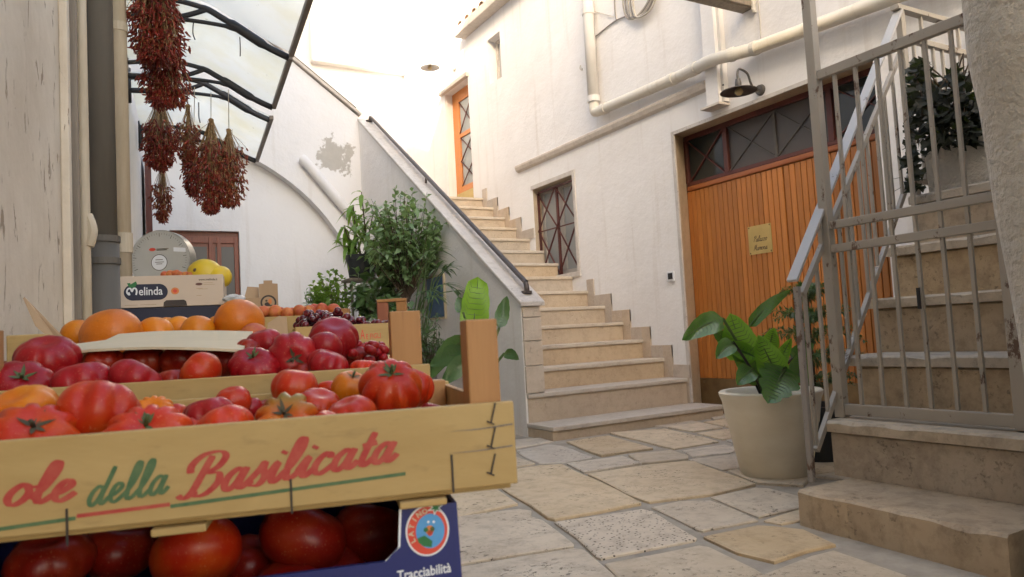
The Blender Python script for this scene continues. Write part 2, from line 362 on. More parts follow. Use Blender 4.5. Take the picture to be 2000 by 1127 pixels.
M['potwhite'] = simple('cream_plastic_pot', (.76, .70, .575), (.68, .61, .48), 4, .5, .15, 30, kind='World', stretch=(1, 1, 2.5))
M['potblack'] = simple('black_plastic_pot', (.022, .024, .026), (.035, .036, .036), 6, .5)
M['potgrey'] = simple('grey_planter', (.23, .225, .21), (.16, .15, .135), 4, .6, .15, 40)
M['terracotta'] = simple('terracotta', (.33, .15, .08), (.24, .105, .06), 6, .75, .2, 40)
M['dried_red'] = None
def dried(name, c1, c2, c3):
    t = NT(name); v = t.map((1, 1, 1), 'World'); k = t.noise(v, 34, 3)
    c = t.mix(t.ramp(k, [(.36, 0.0), (.62, 1.0)]), c1, c2); c = t.mix(t.ramp(t.noise(v, 61, 2), [(.55, 0.0), (.62, 1.0)]), c, c3)
    t.col(c); t.set(Roughness=.5); return t.m
M['dried_red'] = dried('dried_red_pods', (.27, .026, .014), (.13, .016, .012), (.24, .09, .03))
M['dried_rust'] = dried('dried_rust_pods', (.28, .055, .022), (.16, .028, .016), (.30, .15, .055))
M['straw'] = dried('dry_straw', (.34, .21, .09), (.22, .12, .05), (.42, .30, .15))
M['twine'] = simple('pale_twine', (.45, .40, .33), (.34, .3, .24), 30, .9)
M['wire'] = simple('dark_wire', (.035, .03, .028), (.06, .045, .035), 30, .5, metallic=.4)
M['cable'] = simple('grey_cable', (.30, .27, .24), (.22, .2, .18), 30, .6)
M['cable_white'] = simple('white_cable', (.52, .47, .40), (.42, .37, .31), 30, .6)
def fruit(name, c1, c2, c3, rough=.36, coat=.05, scale=3.2, bump=.0, spots=None, sss=.08, zc=None):
    t = NT(name); v = t.map((1, 1, 1), 'Object'); r = t.rnd()
    off = t.n('ShaderNodeVectorMath', operation='ADD'); cb = t.n('ShaderNodeCombineXYZ')
    for i in range(3): t.l(t.math('MULTIPLY', r, 11.0 + 7 * i), cb.inputs[i])
    t.l(v, off.inputs[0]); t.l(cb.outputs[0], off.inputs[1]); vv = off.outputs[0]
    k = t.noise(vv, scale * 4, 4, .5)
    c = t.mix(t.ramp(k, [(.35, 0.0), (.7, 1.0)]), c1, c2); c = t.mix(t.math('MULTIPLY', t.ramp(t.noise(vv, scale * 7, 3), [(.46, 0.0), (.72, 1.0)]), .75), c, c3)
    if spots: c = t.mix(t.math('MULTIPLY', t.ramp(t.noise(vv, 150, 2), [(.66, 0.0), (.72, 1.0)]), .5), c, spots)
    sk = t.ramp(t.noise(vv, 420, 2), [(.64, 0.0), (.70, 1.0)]); c = t.mix(t.math('MULTIPLY', sk, .22), c, (.75, .45, .25))
    cs_ = t.math('MULTIPLY', t.ramp(t.noise(vv, 22, 5, .7, 1.5), [(.71, 0.0), (.74, 1.0)]), .45); c = t.mix(cs_, c, (.22, .10, .04))
    if zc:
        sp = t.n('ShaderNodeSeparateXYZ'); t.l(t.co.outputs['Generated'], sp.inputs[0])
        kz = t.math('MULTIPLY', t.ramp(t.math('ADD', sp.outputs[2], t.math('MULTIPLY', t.math('SUBTRACT', k, .5), .35)), [(.62, 0.0), (.95, 1.0)]), .85)
        c = t.mix(kz, c, zc)
    h = t.n('ShaderNodeHueSaturation'); t.l(c, h.inputs['Color']); t.l(t.math('ADD', t.math('MULTIPLY', r, .2), .9), h.inputs['Value'])
    t.col(h.outputs[0]); t.set(Roughness=rough, Coat_Weight=coat, Coat_Roughness=.15, Subsurface_Weight=sss, Specular_IOR_Level=.28); t.b.inputs['Subsurface Scale'].default_value = .01
    t.b.inputs['Subsurface Radius'].default_value = (1, .25, .1)
    t.bump(t.noise(vv, 260 if bump else 38, 3), bump or .12, .002 if bump else .006)
    return t.m
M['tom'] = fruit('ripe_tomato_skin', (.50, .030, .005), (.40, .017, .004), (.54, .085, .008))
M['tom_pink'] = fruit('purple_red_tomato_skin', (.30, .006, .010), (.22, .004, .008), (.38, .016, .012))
M['tom_shaded'] = fruit('shade_dark_tomato_skin', (.26, .010, .004), (.19, .007, .004), (.32, .035, .008))  # darker red, shade put into the colour of low and covered tomatoes
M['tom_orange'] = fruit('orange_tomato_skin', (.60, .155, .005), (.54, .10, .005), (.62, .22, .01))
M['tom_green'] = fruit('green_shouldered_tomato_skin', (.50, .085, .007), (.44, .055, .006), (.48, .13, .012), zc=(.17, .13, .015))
M['orange'] = fruit('orange_peel', (.62, .19, .008), (.56, .145, .006), (.66, .25, .012), .42, .15, 2.5, .35)
M['grapefruit'] = fruit('grapefruit_peel', (.58, .155, .008), (.52, .12, .006), (.42, .10, .012), .40, .15, 2.5, .3, (.30, .10, .02))
M['melon'] = fruit('yellow_melon_rind', (.66, .46, .03), (.60, .40, .025), (.52, .36, .04), .4, .1, 2.0, .2)
M['peach'] = fruit('peach_skin', (.50, .13, .045), (.42, .07, .035), (.60, .27, .06), .55, .0, 4)
M['cherry'] = fruit('cherry_skin', (.10, .006, .012), (.06, .005, .010), (.18, .012, .02), .12, .5, 6, sss=0)
M['calyx'] = simple('green_calyx', (.05, .075, .02), (.085, .10, .03), 60, .7)
M['calyx_dry'] = simple('dry_brown_calyx', (.05, .04, .02), (.10, .075, .035), 60, .8)
M['card'] = simple('brown_cardboard', (.43, .29, .17), (.38, .25, .145), 4, .85, .15, 80)
M['card_pale'] = simple('pale_cardboard', (.60, .50, .34), (.55, .45, .30), 5, .85, .2, 25, stretch=(1, 12, 1))
M['card_white'] = simple('off_white_box_card', (.60, .48, .37), (.56, .44, .335), 3, .7)
M['navy'] = simple('navy_print', (.014, .020, .125), (.010, .015, .095), 3, .4)
M['navy_dark'] = simple('dark_navy_print', (.014, .016, .04), None, 3, .6)
M['ink_red'] = simple('red_stencil_ink', (.36, .028, .022), (.42, .075, .045), 90, .65)
M['ink_green'] = simple('green_stencil_ink', (.045, .105, .04), (.10, .15, .06), 90, .65)
M['ink_orange'] = simple('orange_print', (.70, .22, .06), None, 9, .6)
M['ink_red2'] = simple('bright_red_print', (.62, .05, .03), (.62, .09, .04), 9, .5)
M['ink_dark'] = simple('dark_print', (.045, .03, .025), None, 9, .6)
M['ink_white'] = simple('white_print', (.74, .74, .74), (.68, .68, .68), 9, .5)
M['ink_blue'] = simple('light_blue_print', (.06, .25, .52), (.10, .34, .6), 20, .5)
M['ink_leaf'] = simple('green_print', (.02, .16, .045), None, 9, .5)
M['scale_face'] = simple('scale_face_grey', (.46, .445, .40), (.38, .365, .325), 3, .45)
M['scale_rim'] = simple('scale_rim_metal', (.55, .53, .48), (.42, .40, .36), 6, .3, metallic=.8)
M['lamp_metal'] = simple('dark_lamp_enamel', (.085, .075, .068), (.055, .05, .046), 10, .45)
M['lamp_white'] = simple('pale_lamp_enamel', (.5, .47, .43), None, 10, .45)
M['bulb'] = glass('bulb_glass', (.55, .42, .22), .1)
M['blueboard'] = simple('blue_painted_panel', (.025, .075, .16), (.05, .13, .24), 5, .5, .1, 20)
M['plastic'] = simple('milky_plastic', (.55, .54, .52), None, 9, .35)
M['black'] = simple('black_plastic', (.02, .02, .022), None, 9, .4)
M['rooftile'] = simple('roof_tile', (.42, .30, .21), (.33, .22, .15), 8, .8, .3, 30, rnd=.3)
M['shutter'] = simple('brown_red_shutter', (.16, .045, .032), (.11, .03, .024), 6, .5)
M['slate'] = simple('dark_bitumen_edge', (.07, .062, .055), (.11, .1, .09), 20, .8)
random.seed(4)
RW, YB, XP, XP2 = 4.45, 8.46, 2.82, 2.99
LWX = lambda y: -.37 + .105 * y                       # face of the left-hand building
A6 = math.atan(.105); LD = Vector((math.sin(A6), math.cos(A6), 0)); LN = Vector((math.cos(A6), -math.sin(A6), 0))

# ------------------------------------------------------------------ ground and paving
g = MB().box(-30, 30, -30, 40, -.3, -.001).build('ground', M['mortar']); g['kind'] = 'structure'
R1 = lambda x, y: (880 + x / 3.672, 820 + y / 3.672)
R2 = lambda x, y: (1180 + x / 3.672, 800 + y / 3.672)
R3 = lambda x, y: (1300 + x / 5.0, 920 + y / 5.0)
ST = [
 (R1, 'pave', [(-160, 530), (30, 482), (285, 468), (470, 598), (70, 685), (-100, 715)]),
 (R1, 'pave', [(150, 405), (640, 327), (800, 320), (1355, 596), (745, 708), (690, 695), (560, 600), (340, 455)]),
 (R1, 'pave_rough', [(-100, 730), (75, 693), (490, 640), (575, 652), (570, 690), (650, 718), (870, 878), (870, 893), (130, 1012), (-80, 1050)]),
 (R1, 'pave_rough', [(-60, 1075), (135, 1038), (880, 918), (950, 928), (1175, 1127), (1430, 1330), (300, 1560), (-60, 1500)]),
 (R1, 'pave_drill', [(757, 733), (1370, 638), (1450, 655), (1748, 838), (1735, 853), (1085, 982), (1050, 968)]),
 (R2, 'pave', [(22, 1098), (680, 967), (750, 978), (1050, 1125), (1330, 1290), (420, 1480)]),
 (R2, 'pave', [(-108, 461), (300, 402), (560, 374), (640, 373), (1072, 533), (770, 603), (330, 655), (285, 645)]),
 (R2, 'pave', [(350, 695), (540, 652), (760, 648), (1088, 785), (705, 857), (665, 848)]),
 (R2, 'pave_grey', [(778, 622), (1090, 560), (1180, 565), (1440, 632), (1430, 685), (1112, 760), (1005, 716)]),
 (R2, 'pave', [(1158, 786), (1430, 700), (1450, 775), (1275, 808)]),
 (R2, 'pave_ochre', [(730, 910), (1100, 833), (1200, 838), (1425, 862), (1640, 962), (1450, 1000), (1218, 1080), (965, 1018)]),
 (R3, 'pave_ochre', [(905, 1030), (1425, 825), (1640, 770), (2030, 905), (2600, 1110), (1900, 1500), (1250, 1500), (960, 1130)]),
 (R1, 'pave_grey', [(475, 218), (700, 176), (790, 184), (1032, 262), (800, 302), (640, 306)]),
 (R1, 'pave_ochre', [(838, 157), (1130, 112), (1445, 204), (1082, 255)]),
 (R2, 'pave', [(45, 166), (430, 138), (812, 226), (500, 277)]),
 (R1, 'pave_rough', [(842, 310), (1230, 262), (1362, 310), (962, 372)]),
 (R2, 'pave_ochre', [(182, 322), (480, 294), (592, 330), (592, 350), (272, 382)]),
 (R2, 'pave_rough', [(568, 287), (860, 249), (975, 271), (895, 303), (642, 331)]),
 (R2, 'pave', [(618, 355), (950, 314), (1110, 330), (1120, 390), (852, 426)]),
 (R2, 'pave', [(900, 437), (1130, 405), (1480, 470), (1420, 540), (1095, 520)]),
 (R2, 'pave', [(465, 126), (700, 94), (842, 126), (640, 154)]),
 (R2, 'pave', [(675, 166), (920, 134), (1100, 150), (1120, 180), (850, 209)]),
 (R2, 'pave', [(720, 84), (960, 58), (1150, 75), (1150, 120), (900, 122)]),
 (R2, 'pave_grey', [(880, 216), (1120, 190), (1180, 255), (1000, 262)]),
 (R1, 'pave_grey', [(330, 150), (640, 126), (730, 152), (470, 195), (330, 215)]),
 (R1, 'pave', [(250, 290), (462, 262), (596, 310), (462, 333), (200, 372)]),
 (R2, 'pave', [(300, 110), (600, 70), (690, 88), (450, 118)]),
 (R2, 'pave_grey', [(760, 48), (930, 27), (1200, 40), (1180, 62), (960, 52), (800, 68)]),
 (R2, 'pave', [(1130, 310), (1650, 340), (1800, 420), (1520, 460), (1140, 390)]),
]
def paving_stone(poly, mat, h=.0105):
    n = len(poly); c = sum((Vector(p) for p in poly), Vector()) / n
    ring = []
    for i in range(n):
        a = Vector(poly[i]); b = Vector(poly[(i + 1) % n]); k = max(1, min(4, int((b - a).length / .16)))
        for j in range(k):
            q = a.lerp(b, j / k)
            if j: q = q + Vector((random.uniform(-1, 1), random.uniform(-1, 1), 0)) * .013
            ring.append(q)
    ring = [p + (p - c).normalized() * .009 for p in ring]
    m = len(ring); dz = random.uniform(-.003, .003); tx, ty = random.uniform(-.006, .006), random.uniform(-.006, .006)
    zz = lambda p: h + dz + tx * (p.x - c.x) + ty * (p.y - c.y)
    inn = [p + (c - p).normalized() * min(.009, (c - p).length * .3) for p in ring]
    vs_ = [Vector((p.x, p.y, -.02)) for p in ring] + [Vector((p.x, p.y, zz(p) - .004)) for p in ring] + [Vector((p.x, p.y, zz(p))) for p in inn]
    fs = [(i, (i + 1) % m, m + (i + 1) % m, m + i) for i in range(m)] + [(m + i, m + (i + 1) % m, 2 * m + (i + 1) % m, 2 * m + i) for i in range(m)] + [tuple(range(2 * m, 3 * m))]
    return MB().add(vs_, fs).build('paving_stone', mat, g)
used = []
def inpoly(p, poly):
    c = False
    for i in range(len(poly)):
        a, b = poly[i], poly[i - 1]
        if (a.y > p.y) != (b.y > p.y) and p.x < (b.x - a.x) * (p.y - a.y) / (b.y - a.y) + a.x: c = not c
    return c
for F, mt, pts in ST:
    w3 = [onz(*F(*p), .01) for p in pts]
    area = sum(a.x * b.y - b.x * a.y for a, b in zip(w3, w3[1:] + w3[:1]))
    if area < 0: w3.reverse()
    paving_stone(w3, M[mt]); used.append(w3)
def free(p): return LWX(p.y) - .05 < p.x < 4.75 and p.y < YB + .1 and not (p.x > 2.80 and p.y > 4.42) and not (p.x > 2.26 and p.y < 2.0) and not any(inpoly(p, u) for u in used)
ang = math.radians(14); y = -2.6; row = 0
while y < 8.6:
    dy = random.uniform(.42, .60); x = -1.6 + random.uniform(0, .4)
    while x < 6.6:
        dx = random.uniform(.45, .85); q = []
        ns = 6
        q = [(x + .012, y + .012), (x + dx - .012, y + .012), (x + dx - .012, y + dy - .012), (x + .012, y + dy - .012)]
        q = [Vector((a + random.uniform(-.01, .01), b + random.uniform(-.01, .01), 0)) for a, b in q]
        q = [Vector((p.x * math.cos(ang) - p.y * math.sin(ang) + .8, p.x * math.sin(ang) + p.y * math.cos(ang), 0)) for p in q]
        c = (q[0] + q[1] + q[2] + q[3]) / 4
        # shrink towards the centre until every edge point is clear of the neighbours
        ok = free(c)
        if ok:
            for i in range(4):
                for _ in range(9):
                    if free(q[i]) and free(q[i].lerp(q[(i + 1) % 4], .5)) and free(q[i].lerp(q[i - 1], .5)) and free(q[i].lerp(q[i-1], .25)) and free(q[i].lerp(q[(i+1)%4], .25)): break
                    q[i] = q[i].lerp(c, .12)
            if all(free(p) for p in q) and min((q[i] - q[i - 2]).length for i in range(4)) > .22: paving_stone(q, M[random.choice(['pave', 'pave', 'pave_grey', 'pave_rough'])])
        x += dx
    y += dy
# little chips of stone and dirt lying in the mortar
# ------------------------------------------------------------------ walls with openings
def wall_grid(mb, P, us, zs, holes):
    for i in range(len(us) - 1):
        for j in range(len(zs) - 1):
            uc, zc = (us[i] + us[i + 1]) / 2, (zs[j] + zs[j + 1]) / 2
            if any(h[0] < uc < h[1] and h[2] < zc < h[3] for h in holes): continue
            mb.add([P(us[i], zs[j]), P(us[i + 1], zs[j]), P(us[i + 1], zs[j + 1]), P(us[i], zs[j + 1])], [(0, 1, 2, 3)])
def uniq(v): return sorted(set(round(x, 4) for x in v))

# right-hand building
DJ0, DJ1, DZ = 2.86, 4.76, 2.45                       # big door opening
WY0, WY1, WZ0, WZ1 = 6.35, 7.165, 1.40, 2.44          # grated window
SY0, SY1, SZ0, SZ1 = 7.74, 8.07, 3.985, 4.57          # little upper window
YE, ZT = 8.66, 4.836
house = thing('white_house', (RW, 5.0, 0), 'tall white plastered house on the right with timber double doors and grated window', 'house')
holes = [(DJ0, DJ1, -1, DZ), (WY0, WY1, WZ0, WZ1), (SY0, SY1, SZ0, SZ1)]
mb = MB(); us = uniq([-2, DJ0, DJ1, WY0, WY1, SY0, SY1, YE]); zs = uniq([-.1, DZ, WZ0, WZ1, SZ0, SZ1, ZT])
wall_grid(mb, lambda u, z: (RW, u, z), us, zs, holes)
mb.add([(RW, YE, -.1), (9, YE, -.1), (9, YE, ZT), (RW, YE, ZT)], [(0, 1, 2, 3)])
mb.add([(RW, -2, ZT), (RW, YE, ZT), (9, YE, ZT), (9, -2, ZT)], [(0, 1, 2, 3)])
mb.add([(RW, -2, -.1), (9, -2, -.1), (9, -2, ZT), (RW, -2, ZT)], [(0, 1, 2, 3)])
def reveal(mb, u0, u1, z0, z1, dep, splay=0.0, bottom=True):
    a = [(RW, u0, z0), (RW, u1, z0), (RW, u1, z1), (RW, u0, z1)]
    b = [(RW + dep, u0 - splay, z0), (RW + dep, u1 + splay, z0), (RW + dep, u1 + splay, z1 + splay * .2), (RW + dep, u0 - splay, z1 + splay * .2)]
    fs = [(1, 2, 6, 5), (2, 3, 7, 6), (3, 0, 4, 7)] + ([(0, 1, 5, 4)] if bottom else [])
    mb.add(a + b, fs)
reveal(mb, SY0, SY1, SZ0, SZ1, .2)
mb.build('wall', M['white'], house)
MB().box(RW + .30, RW + .34, -1.9, YE - .02, 0, ZT - .05).build('light_block', M['strip'], house)  # added unseen panel, keeps sky light out of the door gaps
mr = MB(); reveal(mr, DJ0, DJ1, -.05, DZ, .21, .11, False); mr.build('door_reveal', M['jamb'], house)
mr = MB(); reveal(mr, WY0, WY1, WZ0, WZ1, .16, 0); mr.build('window_reveal', M['jamb'], house)
# a thin stone edge round the door and window openings
m = MB()
m.box(RW - .006, RW + .01, DJ1, DJ1 + .035, .1, DZ + .03).box(RW - .006, RW + .01, DJ0, DJ1, DZ, DZ + .03); m.build('door_surround', M['coping'], house)
m = MB(); m.box(RW - .012, RW + .01, WY0 - .05, WY0, WZ0 - .03, WZ1 + .05).box(RW - .012, RW + .01, WY0, WY1 + .03, WZ1, WZ1 + .05).box(RW - .02, RW + .02, WY0 - .06, WY1 + .02, WZ0 - .05, WZ0); m.build('window_surround', M['coping'], house, bevel=.004)
# string course
z0 = 2.70
m = MB(); m.prism([(RW + .01, 0, z0), (RW - .035, 0, z0 + .02), (RW - .05, 0, z0 + .06), (RW - .05, 0, z0 + .085), (RW + .01, 0, z0 + .105)], (0, 1, 0))
m.v = [(x, 4.31 if y_ < .5 else 7.47, z) for x, y_, z in m.v]; m.build('string_course', M['coping'], house, bevel=.006)
# cornice slab and roof tiles
CZ = ZT
m = MB().box(RW - .16, RW + .5, -2, YE + .06, CZ, CZ + .11); m.build('cornice', M['coping'], house, bevel=.01)
t0 = None
for k in range(9):
    yy = YE - .02 - k * .21
    pts = [(RW - .10 + .0, 0, 0.02), (RW + .34, 0, .10)]
    mb = MB(); vs_ = []
    for e, (px_, _, pz) in enumerate(pts):
        rr = .085 if e == 0 else .07
        for a in range(7):
            th = math.pi * a / 6; vs_.append((px_, yy + rr * math.cos(th), CZ + .12 + pz + rr * math.sin(th)))
        for a in range(7):
            th = math.pi * (6 - a) / 6; vs_.append((px_, yy + (rr - .014) * math.cos(th), CZ + .12 + pz + (rr - .014) * math.sin(th)))
    n = 14; fs = [(i, (i + 1) % n, n + (i + 1) % n, n + i) for i in range(n)] + [tuple(range(n))[::-1], tuple(range(n, 2 * n))]
    mb.add(vs_, fs).build('roof_tile', M['rooftile'], house)
MB().box(RW - .1, 9, -2, YE, CZ + .111, CZ + .14).build('roof', M['rooftile'], house)

# --- big double door: leaves, planks, kick plates
DX = RW + .21; LZ = 2.015; DC = 3.81
def leaf(y0, y1):
    lf = MB().box(DX + .02, DX + .05, y0, y1, .0, LZ - .045).build('door_leaf', M['door'], house)
    n = 20; wd = (y1 - y0) / n; src = None
    for k in range(n):
        yy = y0 + wd * (k + .5)
        if src is None:
            src = MB().box(DX, DX + .022, yy - wd / 2 + .0035, yy + wd / 2 - .0035, .30, LZ - .05).build('plank', M['door'], lf, bevel=.004)
        else:
            o = inst(src, (DX + .011, yy, .30), lf); b = o.modifiers.new('bevel', 'BEVEL'); b.width = .004; b.segments = 2
    kp = MB().box(DX - .004, DX + .021, y0 + .012, y1 - .004, .012, .298).build('kick_plate', M['kick'], lf, bevel=.003)
    for yy in (y0 + .06, (y0 + y1) / 2, y1 - .06):
        MB().ball((DX - .005, yy, .27), .011, 8, 6).build('stud', M['kick'], lf, smooth=True)
    return lf
l1 = leaf(DC + .004, DJ1 + .112); l2 = leaf(DJ0 - .112, DC - .004)
for yy, lf in ((DC - .15, l2),):
    MB().tube([(DX - .004, yy, .975), (DX - .022, yy, .975)], .016, 16).tube([(DX - .02, yy, .975), (DX - .05, yy, .975)], [.022, .03], 20).tube([(DX - .05, yy, .975), (DX - .06, yy, .975)], [.03, .016], 20).build('door_knob', M['brass'], lf, smooth=True)
MB().box(DX - .012, DX + .045, DJ0 - .1, DJ1 + .1, LZ - .045, LZ + .0).build('transom_ledge', M['ledge'], house, bevel=.012)
tw = MB().box(DX + .0, DX + .05, DJ0 - .1, DJ1 + .1, LZ + .002, LZ + .035).box(DX, DX + .05, DJ0 - .1, DJ1 + .1, DZ - .02, DZ + .03).build('transom_window', M['frame'], house, bevel=.004)
cuts = [DJ1 + .1, 4.38, 3.36, DJ0 - .1]
for yy in cuts: MB().box(DX - .003, DX + .047, yy - .024, yy + .024, LZ + .03, DZ - .015).build('mullion', M['frame'], tw, bevel=.004)
for i, (ya, yb) in enumerate(zip(cuts[1:], cuts[:-1])):
    ya += .024; yb -= .024
    mid = i == 1
    MB().box(DX + .026, DX + .03, ya, yb, LZ + .035, DZ - .02).build('pane', M['mesh'] if mid else M['glass'], tw)
    if mid:
        ym = (ya + yb) / 2
        for p, q in (((ya, LZ + .04), (ym, DZ - .025)), ((ya, DZ - .025), (ym, LZ + .04)), ((ym, LZ + .04), (yb, DZ - .025)), ((ym, DZ - .025), (yb, LZ + .04))):
            MB().bar((DX + .021, p[0], p[1]), (DX + .021, q[0], q[1]), .008, .012, (1, 0, 0)).build('lattice_bar', M['lattice'], tw)
        MB().box(DX + .013, DX + .02, ym - .012, ym + .012, LZ + .04, DZ - .025).build('lattice_bar', M['lattice'], tw)
    else:
        for p, q, o in (((ya, LZ + .035), (yb, DZ - .02), .0), ((ya, DZ - .02), (yb, LZ + .035), .009)):
            MB().bar((DX + .01 + o, p[0], p[1]), (DX + .01 + o, q[0], q[1]), .009, .02, (1, 0, 0)).build('lattice_bar', M['frame'], tw)
# --- grated window
gw = MB().box(RW + .11, RW + .15, WY0, WY0 + .05, WZ0, WZ1).box(RW + .11, RW + .15, WY1 - .05, WY1, WZ0, WZ1).box(RW + .11, RW + .15, WY0 + .05, WY1 - .05, WZ1 - .06, WZ1).box(RW + .11, RW + .15, WY0 + .05, WY1 - .05, WZ0, WZ0 + .06).build('window', M['lamp_white'], house)
ym = (WY0 + WY1) / 2
MB().box(RW + .112, RW + .148, ym - .04, ym + .04, WZ0 + .06, WZ1 - .06).build('window_stile', M['lamp_white'], gw)
for ya, yb in ((WY0 + .05, ym - .04), (ym + .04, WY1 - .05)): MB().box(RW + .128, RW + .133, ya, yb, WZ0 + .06, WZ1 - .06).build('pane', M['glass_pale'], gw)
MB().box(RW + .15, RW + .17, WY0 - .01, WY1 + .01, WZ0 - .01, WZ1 + .01).build('curtain', M['curtain'], gw)
gr = MB().box(RW + .05, RW + .07, WY0 + .005, WY0 + .03, WZ0, WZ1 - .05).box(RW + .05, RW + .07, WY1 - .03, WY1 - .005, WZ0, WZ1 - .05).box(RW + .05, RW + .07, ym - .016, ym + .016, WZ0, WZ1 - .05).box(RW + .05, RW + .07, WY0 + .03, WY1 - .03, WZ1 - .05, WZ1 - .03).build('window_grille', M['bars'], house)
zm = (WZ0 + WZ1) / 2 + .02
MB().bar((RW + .048, WY0 + .02, zm), (RW + .048, WY1 - .02, zm), .012, .016, (1, 0, 0)).build('grille_bar', M['bars'], gr)
for ya, yb in ((WY0 + .02, ym), (ym, WY1 - .02)):
    for za, zb in ((WZ0 + .01, zm), (zm, WZ1 - .05)):
        for o, (p, q) in enumerate((((ya, za), (yb, zb)), ((ya, zb), (yb, za)))):
            MB().bar((RW + .046 - .011 * o, p[0], p[1]), (RW + .046 - .011 * o, q[0], q[1]), .009, .016, (1, 0, 0)).build('grille_bar', M['bars'], gr)
# --- small upper window
sw = MB().box(RW + .12, RW + .16, SY0, SY0 + .03, SZ0, SZ1).box(RW + .12, RW + .16, SY1 - .05, SY1, SZ0, SZ1).box(RW + .12, RW + .16, SY0 + .03, SY1 - .05, SZ1 - .04, SZ1).box(RW + .12, RW + .16, SY0 + .03, SY1 - .05, SZ0, SZ0 + .04).build('upper_window', M['coping'], house)
MB().box(RW + .14, RW + .146, SY0 + .03, SY1 - .05, SZ0 + .04, SZ1 - .04).build('pane', M['curtain'], sw)
MB().box(RW + .18, RW + .22, SY0 - .02, SY1 + .02, SZ0 - .02, SZ1 + .02).build('shutter', M['strip'], sw)

# ------------------------------------------------------------------ landing wall with the orange door
lw = thing('landing_wall', (RW, 9.8, 0), 'white wall beyond the stair top holding a narrow orange lattice door', 'wall')
OY0, OY1, OZ0, OZ1 = 8.70, 9.46, 2.5, 4.30
mb = MB(); wall_grid(mb, lambda u, z: (RW + .012, u, z), uniq([YE, OY0, OY1, 11]), uniq([0, OZ0, OZ1, 5.7]), [(OY0, OY1, OZ0, OZ1)])
mb.add([(RW + .012, YE, ZT + .09), (RW + .012, YE, 5.7), (RW + .5, YE, 5.7), (RW + .5, YE, ZT + .09)], [(0, 1, 2, 3)])
mb.add([(RW + .012, YE, 5.7), (RW + .012, 11, 5.7), (9, 11, 5.7), (9, YE, 5.7)], [(0, 1, 2, 3)])
a = [(RW + .012, OY0, OZ0), (RW + .012, OY1, OZ0), (RW + .012, OY1, OZ1), (RW + .012, OY0, OZ1)]
b = [(RW + .15, y_, z_) for _, y_, z_ in a]
mb.add(a + b, [(1, 2, 6, 5), (2, 3, 7, 6), (3, 0, 4, 7), (0, 1, 5, 4)])
mb.build('wall', M['white'], lw)
MB().prism([(RW - .05, OY0 - .06, OZ1 + .0), (RW - .05, OY1 + .1, OZ1), (RW + .012, OY1 + .1, OZ1), (RW + .012, OY0 - .06, OZ1)], (0, 0, .05)).build('door_hood', M['coping'], lw, bevel=.005)
od = MB().box(RW + .13, RW + .17, OY0, OY0 + .11, OZ0, OZ1).box(RW + .13, RW + .17, OY1 - .2, OY1, OZ0, OZ1).box(RW + .13, RW + .17, OY0 + .11, OY1 - .2, OZ0, OZ0 + .42).box(RW + .13, RW + .17, OY0 + .11, OY1 - .2, OZ1 - .16, OZ1).box(RW + .13, RW + .17, OY0 + .11, OY1 - .2, 3.62, 3.68).build('lattice_door', M['door2'], lw, bevel=.004)
for za, zb in ((OZ0 + .42, 3.62), (3.68, OZ1 - .16)):
    MB().box(RW + .15, RW + .155, OY0 + .11, OY1 - .2, za, zb).build('pane', M['glass_pale'], od)
    hh = (zb - za); nx = 2 if hh > .6 else 1
    for q in range(nx):
        z1_, z2_ = za + hh * q / nx, za + hh * (q + 1) / nx
        for o, (p, r_) in enumerate((((OY0 + .11, z1_), (OY1 - .2, z2_)), ((OY0 + .11, z2_), (OY1 - .2, z1_)))):
            MB().bar((RW + .138 - o * .009, p[0], p[1]), (RW + .138 - o * .009, r_[0], r_[1]), .008, .016, (1, 0, 0)).build('lattice_bar', M['frame'], od)
MB().box(RW + .118, RW + .13, OY0 + .02, OY1 - .02, OZ0 + .05, OZ0 + .33).build('kick_plate', M['brass'], od)

# ------------------------------------------------------------------ sunlit wall at the back
fw = thing('far_house_wall', (3, 11.2, 0), 'sunlit white house wall rising behind the staircase top', 'wall')
MB().box(-4, 9, 11.0, 11.6, 0, 7.6).build('wall', M['far'], fw)
MB().box(2.93, 5.1, 10.86, 10.998, 5.10, 7.6).build('upper_storey', M['far'], fw, bevel=.02)

# ------------------------------------------------------------------ back wall with the arch
bw = thing('arched_wall', (1.7, YB, 0), 'white arched wall at the end of the courtyard with a peeling patch', 'wall')
ap = [ony(*q, YB) for q in ((470, 298), (560, 350), (660, 455))]
(x1, z1), (x2, z2), (x3, z3) = [(p.x, p.z) for p in ap]
dd = 2 * (x1 * (z2 - z3) + x2 * (z3 - z1) + x3 * (z1 - z2))
acx = ((x1**2 + z1**2) * (z2 - z3) + (x2**2 + z2**2) * (z3 - z1) + (x3**2 + z3**2) * (z1 - z2)) / dd
acz = ((x1**2 + z1**2) * (x3 - x2) + (x2**2 + z2**2) * (x1 - x3) + (x3**2 + z3**2) * (x2 - x1)) / dd
ar = math.hypot(x1 - acx, z1 - acz)
tr_, tl_ = ony(700, 228, YB), ony(565, 115, YB); sl_ = (tl_.z - tr_.z) / (tl_.x - tr_.x)
topz = lambda x: min(tr_.z + sl_ * (x - XP), 5.3)
XL = .30
rx = min(acx + ar, XP - .12)
arc = []
for i in range(25):
    x = XL + (rx - XL) * i / 24; zz = ar**2 - (x - acx)**2; arc.append((x, acz + math.sqrt(max(zz, 0))))
arc.append((rx, 0))
mb = MB()
for (xa, za), (xb, zb) in zip(arc[:-2], arc[1:-1]):
    mb.add([(xa, YB, za), (xb, YB, zb), (xb, YB, topz(xb)), (xa, YB, topz(xa))], [(0, 1, 2, 3)])
    mb.add([(xa, YB, za), (xa, YB + .14, za), (xb, YB + .14, zb), (xb, YB, zb)], [(0, 1, 2, 3)])
mb.add([(rx, YB, 0), (XP, YB, 0), (XP, YB, topz(XP)), (rx, YB, topz(rx))], [(0, 1, 2, 3)])
